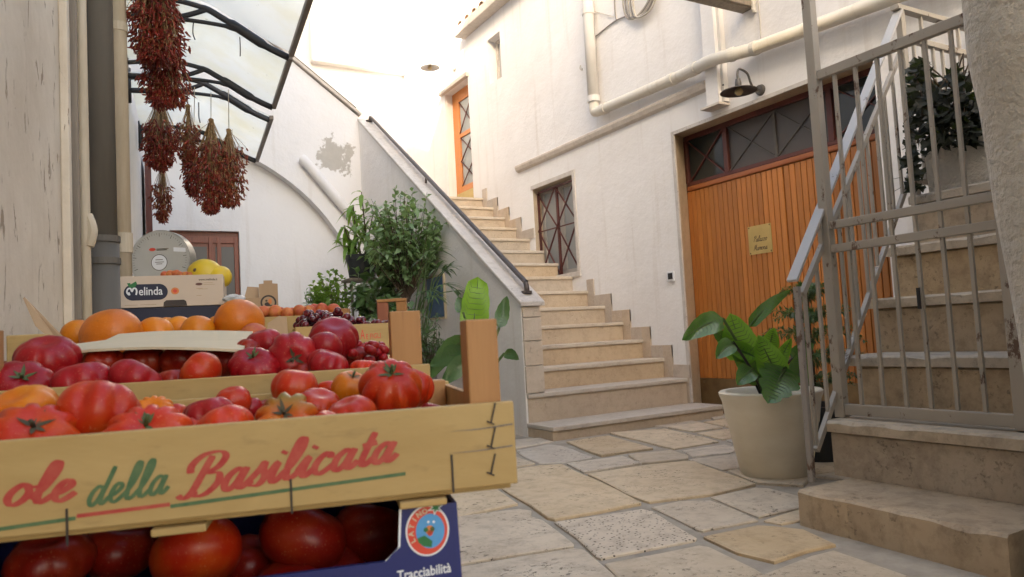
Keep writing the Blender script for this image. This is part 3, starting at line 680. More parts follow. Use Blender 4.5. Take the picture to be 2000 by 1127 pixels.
mb.add([(rx, YB, 0), (rx, YB + .14, 0), (rx, YB + .14, arc[-2][1]), (rx, YB, arc[-2][1])], [(0, 1, 2, 3)])
for (xa, za), (xb, zb) in zip(arc[:-2], arc[1:-1]): mb.add([(xa, YB, topz(xa)), (xb, YB, topz(xb)), (xb, YB + .3, topz(xb)), (xa, YB + .3, topz(xa))], [(0, 1, 2, 3)])
mb.add([(XP, YB, 0), (XP, YB + .3, 0), (XP, YB + .3, topz(XP)), (XP, YB, topz(XP))], [(0, 1, 2, 3)])
mb.add([(XL, YB + .3, 0), (XP, YB + .3, 0), (XP, YB + .3, topz(XP)), (XL, YB + .3, topz(XL))], [(0, 1, 2, 3)])
mb.build('wall', M['white_back'], bw)
YR = YB + .14
dl, dr_ = ony(341, 452, YR), ony(467, 452, YR)
dx0, dx1, dzt = dl.x - .05, dr_.x, dr_.z
mb = MB(); wall_grid(mb, lambda u, z: (u, YR, z), uniq([XL, dx0, dx1, rx + .05]), uniq([0, dzt, acz + ar + .1]), [(dx0, dx1, -1, dzt)])
a = [(dx0, YR, 0), (dx1, YR, 0), (dx1, YR, dzt), (dx0, YR, dzt)]; b = [(p[0], YR + .12, p[2]) for p in a]
mb.add(a + b, [(1, 2, 6, 5), (2, 3, 7, 6), (3, 0, 4, 7)]); mb.build('recessed_wall', M['white_back'], bw)
bd = MB().box(dx0, dx1, YR + .07, YR + .11, 0, dzt).build('brown_door', M['redwood'], bw)
xm = (dx0 + dx1) / 2 + .08
for xa, xb in ((xm + .03, dx1 - .06 - .16), (dx1 - .2, dx1 - .05), (dx0 + .06, xm - .06)):
    MB().box(xa, xb, YR + .062, YR + .07, .9, dzt - .17).build('pane', M['mesh'], bd)
for xx in (dx0 + .02, xm - .02, dx1 - .21, dx1 - .03): MB().box(xx - .022, xx + .022, YR + .045, YR + .07, 0, dzt - .06).build('stile', M['redwood'], bd, bevel=.004)
MB().box(dx0, dx1, YR + .05, YR + .069, dzt - .13, dzt - .06).build('rail', M['redwood'], bd, bevel=.004)
# coping along the sloping top
m = MB(); p0, p1 = Vector((XP + .03, YB + .13, topz(XP) + .02)), Vector((XL, YB + .13, topz(XP) + sl_ * (XL - XP) + .02))
m.bar(p0, p1, .34, .035, (0, 0, 1)); m.build('coping', M['coping'], bw, bevel=.005)
m = MB(); m.bar(p0 + Vector((-.06, 0, .06 + .018)), p1 + Vector((0, 0, .03)), .30, .02, (0, 0, 1)); m.build('coping_edge', M['slate'], bw)
# slanting pipe on the back wall
dp = MB(); q0, q1 = ony(598, 318, YB - .05), ony(672, 405, YB - .05)
dp.tube(catmull([q0 + Vector((-.02, .1, .02)), q0 + Vector((-.01, .03, .01)), q0, q1, q1 + (q1 - q0) * 1.2], 6), .058, 14)
tag(smooth_auto(dp.build('slanting_pipe', M['white_back'])), 'white painted pipe slanting down the arched wall behind the plants', 'pipe')

# ------------------------------------------------------------------ main staircase
stair = thing('stone_staircase', (3.7, 4.5, 0), 'beige stone staircase climbing beside the white house', 'staircase')
NOSE = [(4.45, .10)] + [(4.79 + .277 * k, .317 + .174 * k) for k in range(14)]
for k, (yn, zn) in enumerate(NOSE):
    x0, x1 = (XP + .0, RW + .06) if k == 0 else ((XP + .012, RW + .01) if k == 1 else (XP2 - .01, RW + .01))
    zprev = 0 if k == 0 else NOSE[k - 1][1]
    ynext = NOSE[k + 1][0] if k + 1 < len(NOSE) else 10.99
    ov = .018
    MB().box(x0, x1, yn - .0, ynext + .03, zn - .032, zn).build('tread', M['tread'], stair, bevel=.006)
    MB().box(x0 + .004, x1 - .004, yn + ov, ynext + .02, (zprev if k else -.02) + .0005, zn - .033).build('riser', M['step'], stair)
for k in range(1, 14):
    yn, zn = NOSE[k]; y2, z2_ = NOSE[k + 1]; h = .115
    a = yn + (.03 if k > 1 else -.03)
    if not (y2 > WY0 - .3 and yn < WY1 and zn + h > WZ0 - .1):
        MB().box(RW - .014, RW + .004, a if k == 1 else yn - .10, y2 - .101, zn + .001, zn + h).build('skirting_tile', M['skirt'], stair, bevel=.002)
        MB().box(RW - .0145, RW + .004, y2 - .10, y2 + .017, zn + .001, z2_ + h - .002).build('skirting_tile', M['skirt'], stair, bevel=.002)
MB().box(RW - .012, RW + .004, 4.78, 4.90, .101, .317 + .115).build('skirting_tile', M['skirt'], stair, bevel=.002)

# parapet, coping, tiled pier end, handrail
par = thing('stair_parapet', (2.9, 4.8, 0), 'white plastered parapet wall along the left of the stone staircase', 'parapet')
PSL = .675; pz = lambda y: 1.0 + PSL * (y - 4.80)
m = MB(); ys = [4.815, YB + .02]
m.prism([(XP, 4.815, -.02), (XP, YB + .02, -.02), (XP, YB + .02, pz(YB + .02)), (XP, 4.815, pz(4.815))], (XP2 - XP, 0, 0)); m.build('wall', M['parapet'], par)
m = MB(); m.prism([(XP - .022, 4.775, pz(4.775) + .002), (XP - .022, YB - .02, pz(YB - .02) + .002), (XP - .022, YB - .02, pz(YB - .02) + .036), (XP - .022, 4.775, pz(4.775) + .036)], (XP2 - XP + .05, 0, 0)); m.build('coping', M['coping'], par, bevel=.005)
zt = [.322, .555, .770, .935, pz(4.79) - .006]
zt = [.322, .53, .72, .90, .985]
for a_, b_ in zip(zt[:-1], zt[1:]): MB().box(XP + .006, XP2 - .004, 4.795, 4.813, a_ + .003, b_ - .003).build('tile', M['tile'], par, bevel=.002)
hr = thing('handrail', (2.93, 4.9, 1.1), 'brown metal pipe handrail along the stair parapet', 'handrail')
xh = XP + .105; hz = lambda y: pz(y) + .036 + .075
pts = [(xh, 4.885, pz(4.885) + .04), (xh, 4.88, pz(4.88) + .075), (xh, 4.895, hz(4.895)), (xh, 4.95, hz(4.95) + .005)] + [(xh, 4.95 + .55 * i, hz(4.95 + .55 * i) + .005) for i in range(1, 7)] + [(xh, 8.30, hz(8.30)), (xh + .01, 8.36, hz(8.36) - .02), (xh + .01, 8.37, pz(8.37) + .04)]
smooth_auto(MB().tube(catmull(pts, 4), .021, 12).build('pipe', M['rail'], hr))
for yy in (4.885, 8.37): MB().tube([(xh, yy, pz(yy) + .03), (xh, yy, pz(yy) + .052)], .042, 16).build('flange', M['rail'], hr, smooth=False)
MB().tube([(xh, 6.75, pz(6.75) + .03), (xh, 6.73, hz(6.73))], .012, 8).build('bracket', M['rail'], hr)

# ------------------------------------------------------------------ left-hand building
lh = thing('left_house', (-.3, 3, 0), 'tall house on the left with weathered cream plaster beside the drainpipes', 'house')
LP = lambda y, z, o=0.0: Vector((LWX(y) + o * LN.x, y + o * LN.y, z))
YA = 2.72
m = MB()
prof = [(-14, 9.6), (-3, 9.6), (YA, 8.9)]
m.prism([LP(-14, -.05), LP(YA, -.05), LP(YA, 8.0), LP(-3, 8.2), LP(-14, 8.2)], LN * -.5); m.build('weathered_wall', M['old'], lh)  # unseen length and height extended to block sun from the courtyard
m = MB(); pr = [(YA + .002, 8.0), (3.26, 7.66), (4.58, 6.5), (5.68, 6.85), (7.7, 7.9), (9.0, 8.4), (13, 9.0)]  # unseen roofline, invented so its dips shape the sun patch beyond
m.prism([LP(YA + .002, -.05, -.03), LP(13, -.05, -.03)] + [LP(y_, z_, -.03) for y_, z_ in pr[::-1]], LN * -.5); m.build('plain_wall', M['white'], lh)
MB().prism([LP(YA - .04, 0, .0), LP(YA + .01, 0, .0), LP(YA + .01, 0, .025), LP(YA - .04, 0, .025)], (0, 0, 8)).build('corner_strip', M['old'], lh, bevel=.004)

# ------------------------------------------------------------------ near white wall at the right edge
nw = MB(); prof = [(-.02, 2.16), (.5, 2.14), (.71, 2.12), (.844, 2.10), (1.045, 2.062), (1.2, 2.048), (1.314, 2.035), (1.40, 2.012), (1.474, 2.0), (1.7, 2.0), (1.9, 2.005), (2.1, 2.01), (2.3, 2.02)]
plan = lambda bx: [(bx, -1.2), (bx, .3), (bx, .8), (bx, .93), (bx + .008, .985), (bx + .03, 1.03), (bx + .065, 1.058), (bx + .12, 1.07), (bx + .6, 1.085), (4.44, 1.11), (4.44, -1.2)]
vs_ = []; npl = 11
for z_, bx in prof: vs_ += [(x, y_, z_) for x, y_ in plan(bx)]
fs = [(i * npl + k, i * npl + (k + 1) % npl, (i + 1) * npl + (k + 1) % npl, (i + 1) * npl + k) for i in range(len(prof) - 1) for k in range(npl)] + [tuple(range((len(prof) - 1) * npl, len(prof) * npl))]
o = smooth_auto(nw.add(vs_, fs).build('rough_wall', M['cream']), 50); tag(o, 'rough cream wall with a rounded corner at the right edge of the picture', 'wall')

# ------------------------------------------------------------------ side staircase on the right
ss = thing('side_staircase', (2.9, 1.7, 0), 'worn brown stone steps behind the grey iron gate', 'staircase')
SN = [(2.30, .13, 1.93, 1.165), (2.60, .355, 2.02, 1.09), (2.85, .605, 2.07, 1.09), (3.10, .85, 2.13, 1.09), (3.36, 1.10, 2.18, 1.09), (3.62, 1.37, 2.20, 1.09)]
def rough_slab(x0, x1, y0, y1, z0, z1, mat, name, j=.006, skew=0.0, nose=0.0, n=14):
    # a slab whose long front edge (facing -x) is chipped and uneven
    vs_ = []; 
    for i in range(n + 1):
        y_ = y0 + (y1 - y0) * i / n; e = random.uniform(-j, j); sk = skew * (1 - i / n)
        q = random.uniform(0, j * 1.6) if random.random() < .35 else 0
        vs_ += [(x0 - nose * 0 + e * .3 - sk, y_, z0), (x0 + e - sk, y_, z1 - .008 - q), (x0 + .010 + e + q - sk, y_, z1 + random.uniform(-.5, .5) * j * .3), (x1, y_, z1), (x1, y_, z0)]
    fs = [(i * 5 + k, i * 5 + (k + 1) % 5, (i + 1) * 5 + (k + 1) % 5, (i + 1) * 5 + k) for i in range(n) for k in range(5)] + [(4, 3, 2, 1, 0), tuple(n * 5 + k for k in range(5))]
    return MB().add(vs_, fs).build(name, mat, ss)
for k, (xn, zn, yf, yn_) in enumerate(SN):
    xb = SN[k + 1][0] + .06 if k + 1 < len(SN) else 4.44
    zp = 0 if k == 0 else SN[k - 1][1]
    if k == 0: rough_slab(xn, xb, yn_, yf, -.02, zn, M['oldstep'], 'step', .007, .06)
    else:
        rough_slab(xn, xb, yn_, yf, zn - .045, zn, M['oldtread'], 'tread', .005)
        rough_slab(xn + .022, xb, yn_ + .002, yf - .015 - .012 * (k > 1), zp + .001 if k == 1 else zp + .001, zn - .046, M['oldstep'], 'riser', .003)
m = MB(); m.prism([(2.92, 1.99, -.01), (4.44, 2.14, -.01), (4.44, 2.14, 1.32), (3.92, 2.14, 1.32), (3.92, 2.14, 1.05), (3.66, 2.12, 1.05), (3.66, 2.12, .8), (3.40, 2.09, .8), (3.40, 2.09, .55), (3.15, 2.04, .55), (3.15, 2.0, .3), (2.92, 1.995, .3)], (0, -.85, 0)); m.build('stair_core', M['cream'], ss)
random.seed(11)
# ------------------------------------------------------------------ iron gate on the side stairs
GX = 2.72; GY0, GY1 = 1.345, 2.02
gate = thing('iron_gate', (GX, 1.68, .36), 'grey painted iron bar gate standing on the side stairs', 'gate')
MB().box(GX - .02, GX + .02, GY1 - .022, GY1 + .022, .356, 3.1).build('post', M['iron'], gate, bevel=.003)
MB().box(GX - .02, GX + .02, GY0 - .045, GY0, .36, 1.86).build('post', M['iron'], gate, bevel=.003)
for z_, h in ((.39, .045), (1.065, .034), (1.165, .034), (1.815, .04)):
    MB().box(GX - .015, GX + .015, GY0 + .0005, GY1 - .0225, z_ - h / 2, z_ + h / 2).build('rail', M['iron'], gate, bevel=.003)
for k in range(6):
    y_ = GY1 + (GY0 - GY1) * (k + 1) / 7
    for z0_, z1_ in ((.413, 1.047), (1.083, 1.147), (1.183, 1.794)):
        MB().box(GX - .007, GX + .007, y_ - .0065, y_ + .0065, z0_, z1_).build('baluster', M['iron'], gate)
MB().box(GX - .022, GX - .016, GY0 + .285, GY0 + .297, .79, .87).build('latch', M['black_iron'], gate)
# ------------------------------------------------------------------ railing of the side stairs
def onr(px, py):                                      # the slanting vertical plane the railing stands in
    v = ray(px, py); return EYE + v * ((1.575) / (v.y - .17 * v.x))
rail = thing('stair_railing', (2.5, 2.0, 0), 'chipped grey iron railing rising along the side stairs', 'railing')
a, b = onr(1547, 549), onr(1757, 16)
MB().bar(a, b, .045, .014, (0, 0, 1)).build('handrail', M['rail_top'] if 'rail_top' in M else M['iron'], rail, bevel=.002)
c, d = onr(1567, 575), onr(1761, 96); MB().bar(c, d, .02, .026).build('rail', M['iron'], rail, bevel=.002)
e, f_ = onr(1594, 880), onr(1790, 305); MB().bar(e, f_, .02, .026).build('rail', M['iron'], rail, bevel=.002)
p0 = onr(1556, 560); MB().bar((p0.x, p0.y, .128), (p0.x, p0.y, p0.z + .0), .024, .02, (1, 0, 0)).build('newel_post', M['rusty_iron'], rail, bevel=.002)
top = onr(1757, 22); MB().bar((top.x, top.y, 1.37), (top.x, top.y, top.z + .02), .034, .034, (1, 0, 0)).build('newel_post', M['iron'], rail, bevel=.002)
lo, hi = p0.x + .055, top.x - .05
def zon(p, q, x): return p.z + (q.z - p.z) * (x - p.x) / (q.x - p.x)
nb = 11
for k in range(nb):
    x = lo + (hi - lo) * k / (nb - 1); y_ = 2.0 + .17 * (x - 2.5)
    MB().bar((x, y_, zon(e, f_, x) + .005), (x, y_, zon(c, d, x) - .005), .013, .013, (1, 0, 0)).build('baluster', M['iron'], rail)
for k in range(3):
    x = a.x + (b.x - a.x) * (k + .6) / 3; y_ = 2.0 + .17 * (x - 2.5)
    MB().bar((x, y_, zon(c, d, x)), (x, y_, zon(a, b, x)), .02, .008, (1, 0, 0)).build('rail_strap', M['iron'], rail)
# landing railing at the stair head
lr = thing('landing_railing', (4.0, 2.2, 1.37), 'short grey iron railing at the head of the side stairs', 'railing')
xa, xb, yl = top.x + .02, 4.43, 2.2
MB().box(xa - .07, xb, yl - .022, yl + .022, top.z + .0, top.z + .025).build('rail', M['iron'], lr, bevel=.002)
MB().box(xa, xb, yl - .016, yl + .016, top.z - .16, top.z - .13).build('rail', M['iron'], lr, bevel=.002)
MB().box(xa, xb, yl - .014, yl + .014, 1.44, 1.465).build('rail', M['iron'], lr)
for k in range(8):
    x = xa + .07 + (xb - xa - .1) * k / 7
    MB().box(x - .007, x + .007, yl - .007, yl + .007, 1.466, top.z - .161).build('baluster', M['iron'], lr)
    if k in (1, 5): MB().box(x - .007, x + .007, yl - .0075, yl + .0075, top.z - .129, top.z - .001).build('baluster', M['iron'], lr)

# masonry planter with ivy
PX = 3.70
mp = MB(); n = 12; vs_ = []
for i in range(n + 1):
    y_ = 1.12 + (2.14 - 1.12) * i / n
    vs_ += [(PX + random.uniform(-.004, .004), y_, 1.372), (PX - .008 + random.uniform(-.005, .005), y_, 1.56), (PX - .012 + random.uniform(-.006, .006), y_, 1.60 + random.uniform(-.008, .008)), (PX + .05, y_, 1.61), (PX + .3, y_, 1.60), (PX + .3, y_, 1.372)]
mp.add(vs_, [(i * 6 + k, i * 6 + (k + 1) % 6, (i + 1) * 6 + (k + 1) % 6, (i + 1) * 6 + k) for i in range(n) for k in range(6)] + [(5, 4, 3, 2, 1, 0), tuple(n * 6 + k for k in range(6))])
tag(mp.build('masonry_planter', M['cream']), 'cream plastered masonry planter at the top of the side stairs', 'planter')

# ------------------------------------------------------------------ pipes on the white house
dn = thing('downpipe', (RW - .07, 5.9, 2.9), 'white vertical downpipe on the white house left of the cable coil', 'downpipe')
XD = RW - .075
pt, pb = onx(1145, 2, XD), onx(1160, 205, XD)
yd = pb.y
MB().tube([(XD, yd, pb.z + .02), (XD, yd, 4.835)], .056, 18).build('pipe', M['pvc'], dn, smooth=True)
zc = onx(1150, 22, XD).z
for z_ in (zc, pb.z + .06): MB().tube([(XD, yd, z_ - .03), (XD, yd, z_ + .03)], .064, 18).build('collar', M['pvc'], dn, smooth=False)
hp = thing('wall_waste_pipe', (RW - .07, 4.5, 2.9), 'thick stained white pipe running along the white house above the string course', 'pipe')
P = lambda px, py, X=XD: onx(px, py, X)
c0 = P(1172, 216)
path = [Vector((XD, yd, pb.z + .03)), Vector((XD, yd, c0.z + .03)), Vector((XD, yd - .03, c0.z + .005)), Vector((XD, yd - .10, c0.z))]
s1 = P(1330, 148); s2 = P(1390, 118, XD - .07); s3 = P(1425, 108, XD - .07); s4 = P(1470, 96); s5 = P(1730, 0)
path += [s1.lerp(c0, .02), s1, s1.lerp(s2, .5), s2, s3, s4.lerp(s3, .5), s4, s5, s5 + (s5 - s4) * .6]
MB().tube(catmull(path[:4], 5) + path[4:6] + catmull(path[5:11], 5)[1:] + path[11:], .049, 18).build('pipe', M['pvc_warm'], hp, smooth=True)
for q0, q1 in ((c0.lerp(s1, .03), c0.lerp(s1, .09)), (c0.lerp(s1, .88), c0.lerp(s1, .93)), (s1.lerp(s2, .30), s1.lerp(s2, .55)), (s3, s3.lerp(s4, .22)), (s4, s4.lerp(s5, .04))):
    MB().tube([q0, q1], .055, 18).build('collar', M['pvc_warm'], hp, smooth=False)
# square trunking beside the door and the little bracket under it
tk = thing('cable_trunking', (RW, 4.2, 2.5), 'square white duct running down the white house beside the wall lamp', 'duct')
b1 = onx(1392, 214, RW); b1.y = 4.285; y0_ = 4.13
MB().box(RW - .085, RW - .001, y0_, b1.y - .02, b1.z, 4.83).build('duct', M['white'], tk, bevel=.003)
MB().box(RW - .05, RW - .001, y0_ - .03, y0_ - .0005, b1.z + .01, 4.83).build('side_cover', M['pvc'], tk)
MB().box(RW - .12, RW - .001, y0_ - .03, b1.y + .02, b1.z - .018, b1.z - .001).build('end_plate', M['coping'], tk)
MB().ball((RW - .055, y0_ - .028, b1.z + .14), .008, 8, 6).build('screw', M['black'], tk)
# timber bracket poking in from above
bm = MB().box(RW - .62, RW - .002, 3.80, 3.90, 3.185, 3.215)
bt = tag(bm.build('timber_beam', M['strip']), 'brown timber beam end jutting from the white house above the wall lamp', 'beam')
MB().box(RW - .62, RW - .002, 3.775, 3.80, 3.19, 3.28).build('side_board', M['strip'], bt); MB().box(RW - .04, RW - .002, 3.76, 3.775, 3.14, 3.25).build('bracket', M['cream'], bt)
# cables
def cable(name, pts, r, mat, label, k=6, X=RW - .012): 
    return tag(MB().tube(catmull([onx(px, py, X) if not isinstance(px, Vector) else px for px, py in pts], k), r, 6).build(name, mat, smooth=True), label, 'cable')
cable('cable', [(1157, 120), (1155, 100), (1155, 78), (1165, 70), (1200, 42), (1222, 32)], .007, M['cable'], 'thin grey cable bending down beside the white downpipe')
cable('cable', [(1200, -10), (1201, 20), (1204, 40)], .007, M['cable'], 'short vertical grey cable left of the cable coil')
cl = thing('cable_coil', onx(1245, 15, RW - .02), 'coil of pale cables hanging on the white house at the top edge', 'cable')
for k in range(5):
    q = 5 * k; pts = [(1217 + q, -25), (1217 + q, 10), (1224 + q, 34), (1238 + q * 1.5, 36 - q * .7), (1256 + q * 1.2, 18 - q), (1268 + q * .4, -4), (1266, -25)]
    MB().tube(catmull([onx(px, py, RW - .02 - .009 * k) for px, py in pts], 6), .009, 6).build('cable_loop', M['cable_white'] if k % 2 == 0 else M['cable'], cl, smooth=True)
cable('cable', [(1480, -5), (1484, 40), (1486, 75)], .004, M['cable_white'], 'thin pale cable hanging above the wall lamp')
cable('cable', [(1158, 22), (1178, 27), (1200, 33)], .003, M['cable_white'], 'very thin pale wire from the downpipe to the cable coil')
tag(MB().tube(catmull([onx(1134, 128, RW), onx(1133, 134, RW - .03), onx(1137, 137, RW - .03), onx(1137, 133, RW - .03)], 4), .006, 6).build('wall_hook', M['cable_white'], smooth=True), 'small pale hook in the white house wall left of the downpipe', 'hook')

# ------------------------------------------------------------------ lamps, bell, plaque
def sconce(base, s, out, label, mat, fr=None):
    X, Y_, Z = base; t = thing('wall_lamp', base, label, 'lamp')
    MB().tube([(X, Y_, Z), (X - .03 * s, Y_, Z)], [.055 * s, .045 * s], 16).build('wall_plate', mat, t, smooth=False)
    hx = X - out
    pts = [(X - .03 * s, Y_, Z), (X - .08 * s, Y_, Z - .005), (X - .13 * s, Y_, Z + .05 * s), (X - .17 * s, Y_, Z + .14 * s), (hx + .03 * s, Y_, Z + .17 * s), (hx, Y_, Z + .12 * s), (hx, Y_, Z + .06 * s)]
    MB().tube(catmull(pts, 6), .011 * s, 8).build('arm', mat, t, smooth=True)
    MB().lathe([(.022 * s, .07 * s), (.03 * s, .03 * s), (.03 * s, .0)], (hx, Y_, Z), 16).build('socket', mat, t, smooth=False)
    MB().lathe([(.03 * s, .004 * s), (.06 * s, -.012 * s), (.165 * s, -.045 * s), (.172 * s, -.052 * s), (.16 * s, -.050 * s), (.06 * s, -.02 * s), (.028 * s, -.006 * s)], (hx, Y_, Z), 32).build('lamp_shade', mat, t, smooth=True)
    MB().lathe([(.02 * s, -.01 * s), (.036 * s, -.04 * s), (.04 * s, -.06 * s), (.02 * s, -.085 * s), (.002, -.088 * s)], (hx, Y_, Z), 16).build('bulb', M['bulb'], t, smooth=True)
    return t
lb = onx(1486, 176, RW)
sconce((RW, lb.y, lb.z), .80, .24, 'dark metal wall lamp with a wide shade above the double doors', M['lamp_metal'])
lb2 = onx(888, 134, RW + .012)
sconce((RW + .012, lb2.y, lb2.z), .8, .38, 'grey wall lamp beside the narrow orange door at the stair top', M['lamp_white'])
bp = onx(1312, 540, RW)
bell = tag(MB().box(RW - .018, RW - .0005, bp.y - .045, bp.y + .045, bp.z - .045, bp.z + .045).build('doorbell', M['ink_white'], bevel=.004), 'small white square doorbell beside the double doors', 'doorbell')
MB().box(RW - .022, RW - .0185, bp.y - .03, bp.y + .026, bp.z - .024, bp.z + .03).build('button', M['black'], bell)
pc = [onx(*q, DX - .006) for q in ((1460, 443), (1503, 436), (1511, 492), (1464, 498))]
py0, py1, pz0, pz1 = (pc[1].y + pc[2].y) / 2, (pc[0].y + pc[3].y) / 2, (pc[2].z + pc[3].z) / 2, (pc[0].z + pc[1].z) / 2
plq = tag(MB().box(DX - .006, DX - .001, py0, py1, pz0, pz1).build('brass_plaque', M['brass']), 'square brass plaque with engraved lettering on the double doors', 'plaque')
for y_, z_ in ((py0 + .012, pz0 + .012), (py1 - .012, pz0 + .012), (py0 + .012, pz1 - .012), (py1 - .012, pz1 - .012)): MB().ball((DX - .006, y_, z_), .006, 8, 6).build('screw', M['kick'], plq)
# ------------------------------------------------------------------ lettering helpers
GL = {
 'o': (.86, [[(.70, .80), (.45, 1.0), (.17, .75), (.08, .35), (.28, .02), (.58, .2), (.70, .6), (.52, .96), (.72, .84), (.95, .82)]]),
 'l': (.62, [[(-.05, .25), (.28, .75), (.50, 1.5), (.46, 1.95), (.30, 1.85), (.20, 1.2), (.16, .45), (.25, .04), (.45, .1), (.66, .35)]]),
 'e': (.74, [[(-.02, .32), (.30, .45), (.55, .75), (.42, 1.0), (.20, .82), (.10, .35), (.30, .0), (.55, .12), (.78, .38)]]),
 'd': (.98, [[(.62, .80), (.42, 1.0), (.15, .72), (.08, .3), (.25, .0), (.52, .3), (.66, .85)], [(.92, 1.95), (.78, 1.2), (.62, .4), (.70, .02), (.86, .12), (1.02, .35)]]),
 'a': (.94, [[(.62, .80), (.42, 1.0), (.15, .72), (.08, .3), (.25, .0), (.50, .3), (.64, .85)], [(.72, 1.0), (.60, .35), (.66, .02), (.82, .1), (.98, .35)]]),
 'B': (1.35, [[(.62, 1.85), (.48, 1.1), (.30, .2), (.05, -.02), (-.15, .18)], [(.02, 1.15), (-.02, 1.55), (.30, 1.95), (.85, 2.0), (1.12, 1.7), (.95, 1.25), (.60, 1.05), (1.05, .95), (1.15, .5), (.85, .05), (.50, .0), (.38, .22)]]),
 's': (.66, [[(-.05, .2), (.28, .75), (.40, 1.1), (.42, .75), (.55, .35), (.40, .02), (.12, .06), (.06, .25)]]),
 'i': (.52, [[(-.05, .3), (.25, .98), (.16, .35), (.24, .02), (.40, .1), (.56, .35)], [(.33, 1.34), (.40, 1.46)]]),
 'c': (.74, [[(.58, .72), (.55, .93), (.38, 1.0), (.15, .72), (.08, .3), (.28, .0), (.52, .12), (.78, .38)]]),
 't': (.60, [[(.40, 1.65), (.28, .9), (.20, .3), (.30, .02), (.46, .12), (.62, .35)], [(.06, 1.02), (.60, 1.10)]]),
 'P': (1.0, [[(.5, 1.9), (.35, 1.0), (.2, .0)], [(.1, 1.4), (.4, 1.95), (.9, 1.9), (.95, 1.4), (.5, 1.05)]]),
 'z': (.7, [[(.1, .9), (.55, .95), (.1, .05), (.6, .1)]]),
 'M': (1.3, [[(.0, .05), (.3, 1.9), (.55, .4), (.95, 1.95), (.95, .6), (1.1, .05), (1.3, .3)]]),
 'r': (.6, [[(.0, .3), (.2, 1.05), (.3, .8), (.5, .95), (.42, .4), (.5, .05), (.65, .3)]]),
 'n': (.9, [[(.1, .98), (.1, .05)], [(.12, .6), (.4, 1.0), (.6, .7), (.58, .15), (.7, .03), (.9, .3)]]),
}
def script(text, place, mat, parent, th=.22, name='lettering', slant=.28, off=.0004, pen=.9, n=5, thin=.35):
    # text in unit x-height; place(u, v, o) puts it on the surface, o metres off it
    mb = MB(); x = 0; cnt = 0
    for ch in text:
        if ch == ' ': x += .5; continue
        adv, strokes = GL[ch]
        for st in strokes:
            pts = catmull([(p[0] + slant * p[1] + x, p[1], 0) for p in st], n) if len(st) > 2 else [Vector((p[0] + slant * p[1] + x, p[1], 0)) for p in st]
            L = []
            for i, p in enumerate(pts):
                d = (pts[min(i + 1, len(pts) - 1)] - pts[max(i - 1, 0)]); d.normalize(); nn = Vector((-d.y, d.x, 0))
                wd = th * (thin + (1 - thin) * abs(math.sin(math.atan2(d.y, d.x) - pen + 1.2))) * (0.8 if i in (0, len(pts) - 1) else 1)
                if len(st) == 2: wd = th * .95
                L.append((p + nn * wd / 2, p - nn * wd / 2))
            for (a1, a2), (b1, b2) in zip(L[:-1], L[1:]):
                o = off + cnt * 2e-6; cnt += 1
                mb.add([place(a1.x, a1.y, o), place(a2.x, a2.y, o), place(b2.x, b2.y, o), place(b1.x, b1.y, o)], [(0, 1, 2, 3)])
        x += adv
    return mb.build(name, mat, parent), x
def script_width(text): return sum(.5 if c_ == ' ' else GL[c_][0] for c_ in text)
def type_(text, place, mat, parent, size, name='lettering', bold=0.0, off=.0004, sx=1.0, align='LEFT'):
    cu = bpy.data.curves.new('t', 'FONT'); cu.body = text; cu.size = size; cu.offset = bold; cu.align_x = align; cu.resolution_u = 3
    ob = bpy.data.objects.new('t', cu); col.objects.link(ob)
    me = ob.to_mesh(); vs_ = [tuple(v.co) for v in me.vertices]; fs = [tuple(p.vertices) for p in me.polygons]; ob.to_mesh_clear()
    bpy.data.objects.remove(ob); bpy.data.curves.remove(cu)
    if not vs_: return None
    return MB().add([place(v[0] * sx, v[1], off) for v in vs_], fs).build(name, mat, parent)
def flat(poly, place, mat, parent, name, off=.0003):
    n = len(poly); return MB().add([place(u, v, off) for u, v in poly], [tuple(range(n))]).build(name, mat, parent)
def ellipse(cx, cy_, rx_, ry_, n=28, a0=0, a1=2 * math.pi): return [(cx + rx_ * math.cos(a0 + (a1 - a0) * i / n), cy_ + ry_ * math.sin(a0 + (a1 - a0) * i / n)) for i in range(n + (0 if a1 - a0 > 6.2 else 1))]
ppl = lambda u, v, o: Vector((DX - .006 - o, py1 - .06 - u * .021, pz0 + .085 + v * .021))
script('Palazzo', lambda u, v, o: Vector((DX - .006 - o, py1 - .05 - u * .024, pz0 + .10 + v * .024)), M['engrave'], plq, .2, 'engraving')
script('Marrona', lambda u, v, o: Vector((DX - .006 - o, py1 - .05 - u * .022, pz0 + .03 + v * .024)), M['engrave'], plq, .2, 'engraving')

# ------------------------------------------------------------------ pipes on the left-hand house
yp = 3.2
q = ony(198, 300, yp)
dpp = thing('drainpipe', (q.x, yp, 0), 'dark grey drainpipe on the left-hand house beside the weathered plaster', 'drainpipe')
MB().tube([(q.x, yp, 0), (q.x, yp, 7.5)], .050, 24).build('pipe', M['dpipe'], dpp, smooth=True)
zj = ony(198, 468, yp).z
MB().tube([(q.x, yp, 0), (q.x, yp, zj)], .0555, 24).build('socket_pipe', M['dpipe'], dpp, smooth=True)
for z_ in (zj, zj - .085): MB().tube([(q.x, yp, z_ - .012), (q.x, yp, z_ + .012)], .060, 24).build('collar', M['dpipe'], dpp)
cd = ony(163, 300, 2.95)
tag(smooth_auto(MB().tube([(cd.x, 2.95, 0), (cd.x, 2.95, 7)], .018, 10).tube(catmull([(cd.x + .006, 2.955, ony(165, 420, 2.95).z), (cd.x + .02, 2.95, ony(165, 450, 2.95).z), (cd.x + .008, 2.95, ony(165, 480, 2.95).z)], 4), .02, 8).build('conduit', M['conduit'])), 'thin cream conduit between the wooden strip and the dark drainpipe', 'conduit')
cs = ony(140, 300, 2.86)
